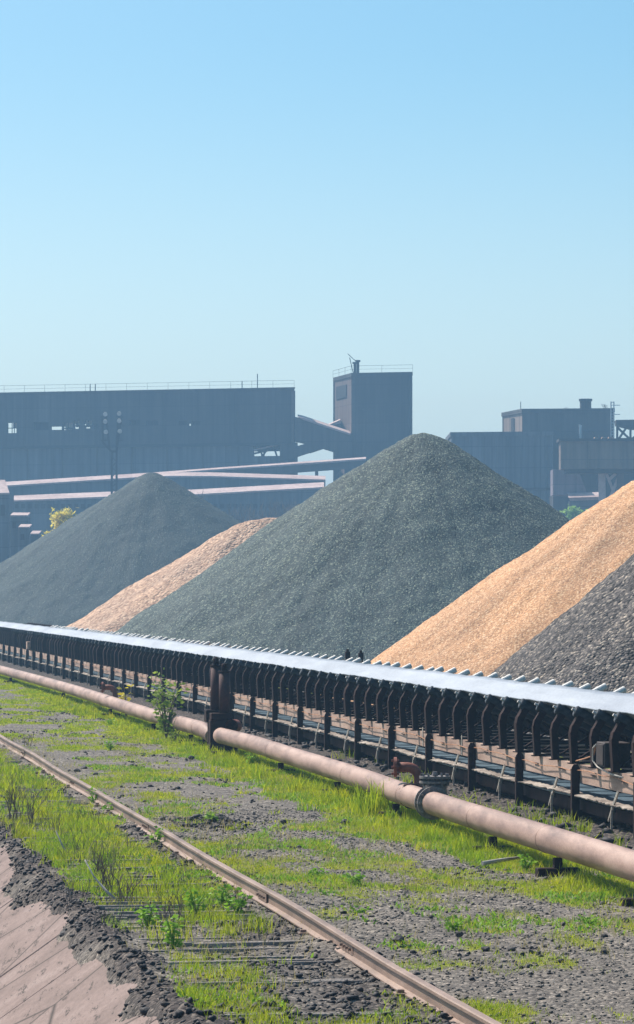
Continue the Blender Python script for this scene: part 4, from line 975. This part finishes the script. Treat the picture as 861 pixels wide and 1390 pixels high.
# small trees on the roof
# shed in front
As, Bs, Cs = gnd(613, 540), gnd(750, 537), gnd(606, 560); zs = H + (805 - 592.5) / F * 540
sh, ex = block('blue_shed', 'large blue grey clad shed behind the right flank of the middle pile', As, Bs, Cs, zs, 0, ('clad_low', 'clad_low'))
MB().bar(Vector((As.x, As.y - .1, zs - 7.5)), Vector((Bs.x, Bs.y - .1, zs - 7.5)), .15, .4).build('storey_band', M['clad'], sh)
m = MB()
for k in range(8):
    p = As.lerp(Bs, (k + .5) / 8) + Vector((0, -.1, 0)); m.bar(p, p + Vector((0, 0, zs)), .25, .12)
m.build('downpipe', M['clad_low'], sh)['kind'] = 'stuff'
# box gallery on legs
gb = empty('box_gallery'); tag(gb, 'brownish enclosed gallery on reddish legs at the right edge of the background', 'conveyor gallery')
Zb = 505; Ag = gnd(762, Zb); Bg = gnd(1040, Zb - 2); z0, z1 = H + (805 - 636.5) / F * Zb, H + (805 - 599) / F * Zb
MB().quadbox([Vector((Ag.x, Ag.y, z0)), Vector((Bg.x, Bg.y, z0)), Vector((Bg.x, Bg.y + 5, z0)), Vector((Ag.x, Ag.y + 5, z0)), Vector((Ag.x, Ag.y, z1)), Vector((Bg.x, Bg.y, z1)), Vector((Bg.x, Bg.y + 5, z1)), Vector((Ag.x, Ag.y + 5, z1))]).build('gallery_body', M['clad_brown'], gb)
MB().quadbox([Vector((Ag.x - .3, Ag.y - .4, z1)), Vector((Bg.x, Bg.y - .4, z1)), Vector((Bg.x, Bg.y + 5.4, z1)), Vector((Ag.x - .3, Ag.y + 5.4, z1)), Vector((Ag.x - .3, Ag.y - .4, z1 + .35)), Vector((Bg.x, Bg.y - .4, z1 + .35)), Vector((Bg.x, Bg.y + 5.4, z1 + .35)), Vector((Ag.x - .3, Ag.y + 5.4, z1 + .35))]).build('gallery_roof', M['clad'], gb)
MB().box(Ag.x + .7, Bg.x, Ag.y + .2, Ag.y + 4.8, z0 - .55, z0 - .01).build('floor_beam', M['clad'], gb)
for x, dx in ((817, 4), (842, -2), (905, 0)):
    MB().bar(V3(x, 642, Zb + 2), V3(x + dx, 840, Zb + 2), .9, .7).build('support_leg', M['roof_pink'] if x == 817 else M['clad_tower'], gb)
m = MB().bar(V3(826, 652, Zb + 2), V3(836, 643, Zb + 2), .4).bar(V3(842, 642, Zb + 2), V3(823, 690, Zb + 2), .4).bar(V3(823, 642, Zb + 2), V3(842, 690, Zb + 2), .35); m.build('leg_brace', M['roof_pink'], gb)
for k in range(7):
    p = Ag.lerp(Bg, k / 7) + Vector((0, -.05, 0)); MB().bar(p + Vector((0, 0, z0)), p + Vector((0, 0, z1)), .18, .1).build('wall_post', M['clad_brown'], gb)
# upper truss gallery at the right edge
gt_ = empty('truss_gallery'); tag(gt_, 'dark open truss gallery above the brown gallery at the right edge', 'conveyor gallery')
Zq = 540
MB().prism([V3(*p, Zq) for p in ((837, 570), (960, 568), (960, 584), (858, 582), (838, 577))], (0, 4, 0)).build('gallery_body', M['clad'], gt_)
m = MB()
for a_, b_ in (((838, 597), (838, 570)), ((838, 580), (856, 597)), ((856, 580), (856, 620)), ((840, 596), (850, 581)), ((856, 597), (880, 580)), ((880, 580), (880, 620)), ((838, 596), (960, 596))): m.bar(V3(*a_, Zq), V3(*b_, Zq), .3)
for x in (838, 880): m.bar(V3(x, 596, Zq), V3(x, 837, Zq), .6)
m.build('truss', M['metal_far'], gt_)
m = MB()
for x, w_ in ((806, 8), (816, 7), (825, 9)): m.prism([V3(x, 597, Zb + 6), V3(x + w_, 597, Zb + 6), V3(x + w_ - 1, 593.5, Zb + 6), V3(x + 2, 593, Zb + 6)], (0, 2, 0))
m.build('lit_bits', M['pellet_far'], gb)  # orange pieces paint in the sunlit bits on the gallery top
# chute and low wall behind
ch = MB().prism([V3(*p, 515) for p in ((751, 637), (785, 637), (798, 672), (751, 672))], (0, 6, 0)).build('sloping_chute', M['clad_lilac']); tag(ch, 'pale lilac sloping chute wall under the brown gallery', 'chute')
lw = empty('low_annex'); tag(lw, 'low dark annex with a pink coping beneath the brown gallery', 'industrial building')
MB().prism([V3(*p, 525) for p in ((751, 672), (798, 672), (785, 640), (862, 640), (900, 640), (900, 832), (751, 832))], (0, 10, 0)).build('annex_wall', M['clad'], lw)
MB().prism([V3(*p, 512) for p in ((772, 675.5), (822, 674), (822, 678), (774, 680))], (0, 3, .7)).build('coping', M['roof_pink'], lw)
MB().prism([V3(*p, 512.5) for p in ((773, 680), (822, 678), (822, 834), (773, 834))], (0, 2.5, 0)).build('lower_wall', M['clad_low'], lw)

# low sheds with pink roofs
def low_shed(label, pts, Z, th, rise, wall='clad_low', name='low_shed', floor=834, cat='shed'):
    r = empty(name); tag(r, label, cat); mw, mr, mu = MB(), MB(), MB()
    for (xa, ya), (xb, yb) in zip(pts[:-1], pts[1:]):
        a0, b0 = V3(xa, ya, Z), V3(xb, yb, Z); a1, b1 = V3(xa, ya - th, Z + rise), V3(xb, yb - th, Z + rise); dn = Vector((0, 0, .25))
        mr.quadbox([a0 - dn, b0 - dn, b1 - dn, a1 - dn, a0, b0, b1, a1])
        ga, gb2 = Vector((a0.x, a0.y + .4, 0)), Vector((b0.x, b0.y + .4, 0))
        if floor == 834: mw.quadbox([ga, gb2, Vector((b1.x, b1.y - .1, 0)), Vector((a1.x, a1.y - .1, 0)), Vector((ga.x, ga.y, a0.z - .3)), Vector((gb2.x, gb2.y, b0.z - .3)), b1 - dn * 1.2 - Vector((0, .1, 0)), a1 - dn * 1.2 - Vector((0, .1, 0))])
        else:
            e = Vector((0, 0, floor)); mw.quadbox([a0 - e + Vector((0, .4, 0)), b0 - e + Vector((0, .4, 0)), b1 - e, a1 - e, a0 - dn + Vector((0, .4, 0)), b0 - dn + Vector((0, .4, 0)), b1 - dn, a1 - dn])
    mw.build('shed_wall', M[wall], r); mr.build('shed_roof', M['roof_pink'], r); return r
s1 = low_shed('long low shed whose thin pink roof line runs just under the long building', [(-60, 662), (8, 659), (150, 650), (212, 646), (285, 646), (442, 651)], 578, 5, 4)
s2 = low_shed('front low shed with the lower pink roof stripe behind the left pile', [(12, 679.5), (145, 674), (262, 671), (440, 661)], 556, 6.5, 5)
s3 = low_shed('narrow elevated conveyor with a thin pink roof rising right towards the tower', [(150, 648), (300, 636.5), (400, 629.5), (497, 622.5)], 588, 2.2, 2, 'clad', 'elevated_conveyor', 1.4, 'conveyor gallery')
m = MB()
for x in (200, 260, 320, 380, 430, 470): m.bar(V3(x, 648 - (x - 150) * .074, 589), V3(x, 834, 589), .5)
m.build('trestle_row', M['metal_far'], s3)['kind'] = 'stuff'
# window bands on the front shed
m = MB()
for x in range(20, 440, 9): m.prism([V3(x, 684, 556.2), V3(x + 5.5, 684, 556.2), V3(x + 5.5, 690, 556.2), V3(x, 690, 556.2)], (0, .1, 0))
m.build('window_row', M['clad'], s2)['kind'] = 'stuff'
# left edge house
hE = empty('pump_house'); tag(hE, 'narrow building with a pink hipped roof at the left edge', 'building')
MB().prism([V3(*p, 470) for p in ((-60, 672), (12, 670.5), (12, 829), (-60, 829))], (0, 8, 0)).build('house_wall', M['clad_low'], hE)
a_ = [V3(-60, 673, 469.5), V3(13, 671, 469.5)]; b_ = [V3(-60, 654, 474), V3(7, 653.5, 474)]
MB().quadbox([a_[0], a_[1], b_[1], b_[0], a_[0] + Vector((0, 0, .2)), a_[1] + Vector((0, 0, .2)), b_[1] + Vector((0, 0, .2)), b_[0] + Vector((0, 0, .2))]).build('house_roof', M['roof_pink'], hE)
MB().prism([V3(*p, 469.8) for p in ((1, 685), (7, 685), (7, 700), (1, 700))], (0, .1, 0)).build('window', M['clad'], hE)
for (x0, x1, y, Z, lab) in ((14, 38, 701, 462, 'tallest machine housing beside the narrow left edge building'), (25, 40, 717, 456, 'middle machine housing with a pale top left of the yellow tree'), (41, 53, 726, 452, 'lowest machine housing directly left of the yellow tree')):
    r = empty('machine_housing'); tag(r, lab, 'machine housing')
    MB().prism([V3(x0, y, Z), V3(x1, y, Z), V3(x1, 834, Z), V3(x0, 834, Z)], (0, 4, 0)).build('housing_wall', M['clad_low'], r, bevel=.1)
    MB().prism([V3(x0, y - .2, Z - .2), V3(x1, y - .2, Z - .2), V3(x1, y - 1.8, Z - .2), V3(x0, y - 1.8, Z - .2)], (0, 4.2, .4)).build('housing_roof', M['roof_pink'], r)
    MB().prism([V3(x0 + 3, y + 8, Z - .2), V3(x0 + 8, y + 8, Z - .2), V3(x0 + 8, y + 16, Z - .2), V3(x0 + 3, y + 16, Z - .2)], (0, .15, 0)).build('window', M['clad'], r)
# floodlight mast
ms = empty('floodlight_mast', tuple(gnd(155, 545))); tag(ms, 'Y shaped lattice floodlight mast standing before the long building', 'floodlight mast'); off = Vector(ms.location)
m = MB(); Zm_ = 545
q = lambda x, y, dz=0: V3(x, y, Zm_ + dz) - off
for a_, b_ in (((152, 834), (152, 613)), ((158.5, 834), (158.5, 613)), ((152, 613), (140, 601)), ((140, 601), (139, 566)), ((149, 608), (144, 566)), ((158.5, 613), (165, 568)), ((158.5, 613), (160.5, 568)), ((152, 613), (158.5, 613))):
    m.bar(q(*a_), q(*b_), .30)
for y in range(620, 834, 14): m.bar(q(152, y), q(158.5, y + 7), .1); m.bar(q(158.5, y + 7), q(152, y + 14), .1)
for y in (566, 576, 586, 598): m.bar(q(137, y), q(146, y), .14); m.bar(q(158.5, y), q(167.5, y), .14)
m.build('mast_frame', M['metal_far'], ms)
for x, y in ((143, 561), (143, 571), (144, 585), (162, 560), (162, 570), (163, 584)):
    c_ = q(x, y, -.4); MB().tube([c_ + Vector((0, .6, 0)), c_ + Vector((0, 0, -.1)), c_ + Vector((0, -.15, -.15))], [.15, .3, .33], 12).build('floodlight', M['lamp'], ms)
    MB().bar(q(x, y, .1), q(x, y + 6, .1), .12).build('bracket', M['metal_far'], ms)

# far vegetation
def crown_tree(name, label, px, base_py, top_py, wpx, Z, mat, n, ls, cat='tree', seed=0, dens=1.0):
    rg = random.Random(px + seed); b = V3(px, base_py, Z); hpx = base_py - top_py; s = Z / F; h = hpx * s; w = wpx * s / 2
    r = empty(name, (b.x, b.y, b.z)); tag(r, label, cat); tr = MB(); lf = MB()
    tr.tube([(0, 0, -.3), (.05, 0, h * .4), (0, .1, h * .8)], [.05 * h * .4, .03 * h * .4, .01 * h * .4], 6)
    cl = []
    for _ in range(16):
        a = rg.uniform(0, 2 * PI); z_ = rg.uniform(.25, 1.0); rr_ = w * (1 - abs(z_ - .5) * .9) * rg.uniform(.2, 1.0); c_ = Vector((math.cos(a) * rr_, math.sin(a) * rr_, z_ * h * .92)); cl.append(c_)
        tr.tube([(0, 0, c_.z * .45), c_], [.012 * h, .003 * h], 4, False)
    for _ in range(n):
        c_ = rg.choice(cl); p = c_ + Vector((rg.gauss(0, 1), rg.gauss(0, 1), rg.gauss(0, .9))) * w * .2
        d = Vector((rg.uniform(-1, 1), rg.uniform(-1, 1), rg.uniform(-1, 1))).normalized(); e = d.cross(Vector((rg.uniform(-1, 1), rg.uniform(-1, 1), 1))).normalized(); L = ls * rg.uniform(.6, 1.4); bb = len(lf.v)
        lf.v += [tuple(p), tuple(p + d * L + e * L * .4), tuple(p + d * L * 1.6), tuple(p + d * L - e * L * .4)]; lf.f.append((bb, bb + 1, bb + 2, bb + 3))
    tr.build('trunk', M['twig'], r); me = bpy.data.meshes.new('crown'); me.from_pydata(lf.v, [], lf.f); me.update(); me.materials.append(M[mat]); link('crown', me, r); return r
crown_tree('spring_tree', 'yellow green spring tree behind the flank of the left pile', 84, 838, 690, 56, 435, 'yellowtree', 3800, .32)
crown_tree('green_bush', 'green bush under the brown gallery between the middle pile and orange heap', 768, 838, 676, 42, 480, 'greentree', 3600, .34)
crown_tree('green_bush', 'smaller green bush right of the larger one behind the orange heap', 800, 838, 682, 34, 485, 'greentree', 2200, .34)
def bare_tree(px, Z, top_py, label, lev=4, base=834, sc=1.0, seed=0):
    rg = random.Random(px * 5 + seed); b = V3(px, base, Z); h = (base - top_py) * Z / F; r = empty('bare_tree', (b.x, b.y, b.z)); tag(r, label, 'tree'); m, m2 = MB(), MB()
    m.tube([(0, 0, 0), (0, 0, h * .35)], [.022 * h, .016 * h], 6)
    def grow(p, d, l, r_, lv):
        q_ = p + d * l; m2.tube([p, q_], [r_, r_ * .6], 4, False)
        if lv:
            for _ in range(3): grow(p.lerp(q_, rg.uniform(.5, 1)), (d + Vector((rg.uniform(-.6, .6), rg.uniform(-.6, .6), rg.uniform(-.1, .5)))).normalized(), l * rg.uniform(.55, .8), r_ * .6, lv - 1)
    for _ in range(4): grow(Vector((0, 0, h * rg.uniform(.2, .35))), Vector((rg.uniform(-.5, .5), rg.uniform(-.5, .5), 1)).normalized(), h * .28, .012 * h, lev)
    m.build('trunk', M['twig'], r); m2.build('crown', M['twig'], r)
bare_tree(275, 500, 655, 'hazy bare tree just right of the left pile summit'); bare_tree(300, 510, 668, 'hazy bare tree second to the right of the left pile summit')
bare_tree(365, 505, 660, 'hazy bare tree above the pale orange heap'); bare_tree(385, 500, 650, 'hazy bare tree touching the middle pile flank'); bare_tree(335, 515, 680, 'lower hazy bare tree between the other bare trees')
bare_tree(821, 562, 546, 'small bare tree growing on the roof left of the ladder', 4, 562); bare_tree(768, 562, 551, 'tiny bare tree growing on the middle of the block roof', 3, 562)

# ------------------------------------------------------------------ haze
k = bpy.data.materials.new('haze_air'); k.use_nodes = True; nt = k.node_tree; nt.nodes.clear()
out = nt.nodes.new('ShaderNodeOutputMaterial'); pv = nt.nodes.new('ShaderNodeVolumePrincipled')
pv.inputs['Color'].default_value = (.38, .68, 1.0, 1); pv.inputs['Density'].default_value = .0006; pv.inputs['Anisotropy'].default_value = 0.0
nt.links.new(pv.outputs[0], out.inputs['Volume'])
hz = MB().box(-5200, 5200, -3000, 6200, -6, 46).build('haze', k); hz['kind'] = 'stuff'

# ------------------------------------------------------------------ light, sky, camera
SUN_EL, SUN_AZ = R(50), math.atan2(-.70, .70)     # azimuth measured from +Y clockwise (x = sin, y = cos)
sd = Vector((math.sin(SUN_AZ) * math.cos(SUN_EL), math.cos(SUN_AZ) * math.cos(SUN_EL), math.sin(SUN_EL)))
sl = bpy.data.lights.new('sun', 'SUN'); sl.energy = 5.0; sl.angle = R(.53); sl.color = (1, .93, .84)
so = bpy.data.objects.new('sun', sl); COL.objects.link(so); so.rotation_euler = sd.to_track_quat('Z', 'Y').to_euler(); so.location = (0, 0, 60)
w = bpy.data.worlds.new('World'); SC.world = w; w.use_nodes = True; nt = w.node_tree
bg = nt.nodes['Background']; sky = nt.nodes.new('ShaderNodeTexSky'); sky.sky_type = 'NISHITA'; sky.sun_disc = False
sky.sun_elevation = SUN_EL; sky.sun_rotation = SUN_AZ; sky.altitude = 0; sky.air_density = 1.0; sky.dust_density = 2.2; sky.ozone_density = 2.0
bg.inputs[1].default_value = .115
tc = nt.nodes.new('ShaderNodeTexCoord'); mp = nt.nodes.new('ShaderNodeVectorMath'); mp.operation = 'MULTIPLY'; mp.inputs[1].default_value = (1, 1, 1.7)
nm = nt.nodes.new('ShaderNodeVectorMath'); nm.operation = 'NORMALIZE'; hs = nt.nodes.new('ShaderNodeHueSaturation'); hs.inputs['Saturation'].default_value = 1.42; hs.inputs['Hue'].default_value = .482
nt.links.new(tc.outputs['Generated'], mp.inputs[0]); nt.links.new(mp.outputs[0], nm.inputs[0]); nt.links.new(nm.outputs[0], sky.inputs[0])
nt.links.new(sky.outputs[0], hs.inputs['Color'])
sz = nt.nodes.new('ShaderNodeSeparateXYZ'); nt.links.new(tc.outputs['Generated'], sz.inputs[0])
mr = nt.nodes.new('ShaderNodeMapRange'); mr.interpolation_type = 'SMOOTHSTEP'; mr.inputs['From Min'].default_value = .0; mr.inputs['From Max'].default_value = .15; mr.inputs['To Min'].default_value = .62; mr.inputs['To Max'].default_value = 0.0
nt.links.new(sz.outputs[2], mr.inputs['Value'])
gn = nt.nodes.new('ShaderNodeHueSaturation'); gn.inputs['Saturation'].default_value = .12; gn.inputs['Value'].default_value = 1.04; nt.links.new(sky.outputs[0], gn.inputs['Color'])
mxs = nt.nodes.new('ShaderNodeMix'); mxs.data_type = 'RGBA'; nt.links.new(mr.outputs[0], mxs.inputs[0]); nt.links.new(hs.outputs[0], mxs.inputs[6]); nt.links.new(gn.outputs[0], mxs.inputs[7]); tn = nt.nodes.new('ShaderNodeMix'); tn.data_type = 'RGBA'; tn.blend_type = 'MULTIPLY'; tn.inputs[0].default_value = 1.0; tn.inputs[7].default_value = (.97, 1.045, 1.0, 1)
nt.links.new(mxs.outputs[2], tn.inputs[6]); nt.links.new(tn.outputs[2], bg.inputs[0])
cam = bpy.data.cameras.new('camera'); cam.sensor_fit = 'AUTO'; cam.sensor_width = 36; cam.lens = 36 * F / 1390; cam.shift_y = 110 / 1390; cam.clip_end = 20000; cam.clip_start = .1
co = bpy.data.objects.new('camera', cam); COL.objects.link(co); co.location = (0, 0, H); co.rotation_euler = (R(90), 0, 0); SC.camera = co
SC.view_settings.view_transform = 'Standard'; SC.view_settings.look = 'None'; SC.view_settings.exposure = .38; SC.view_settings.gamma = 1
cy = SC.cycles; cy.use_denoising = True; cy.max_bounces = 6; cy.volume_bounces = 1; cy.use_adaptive_sampling = True
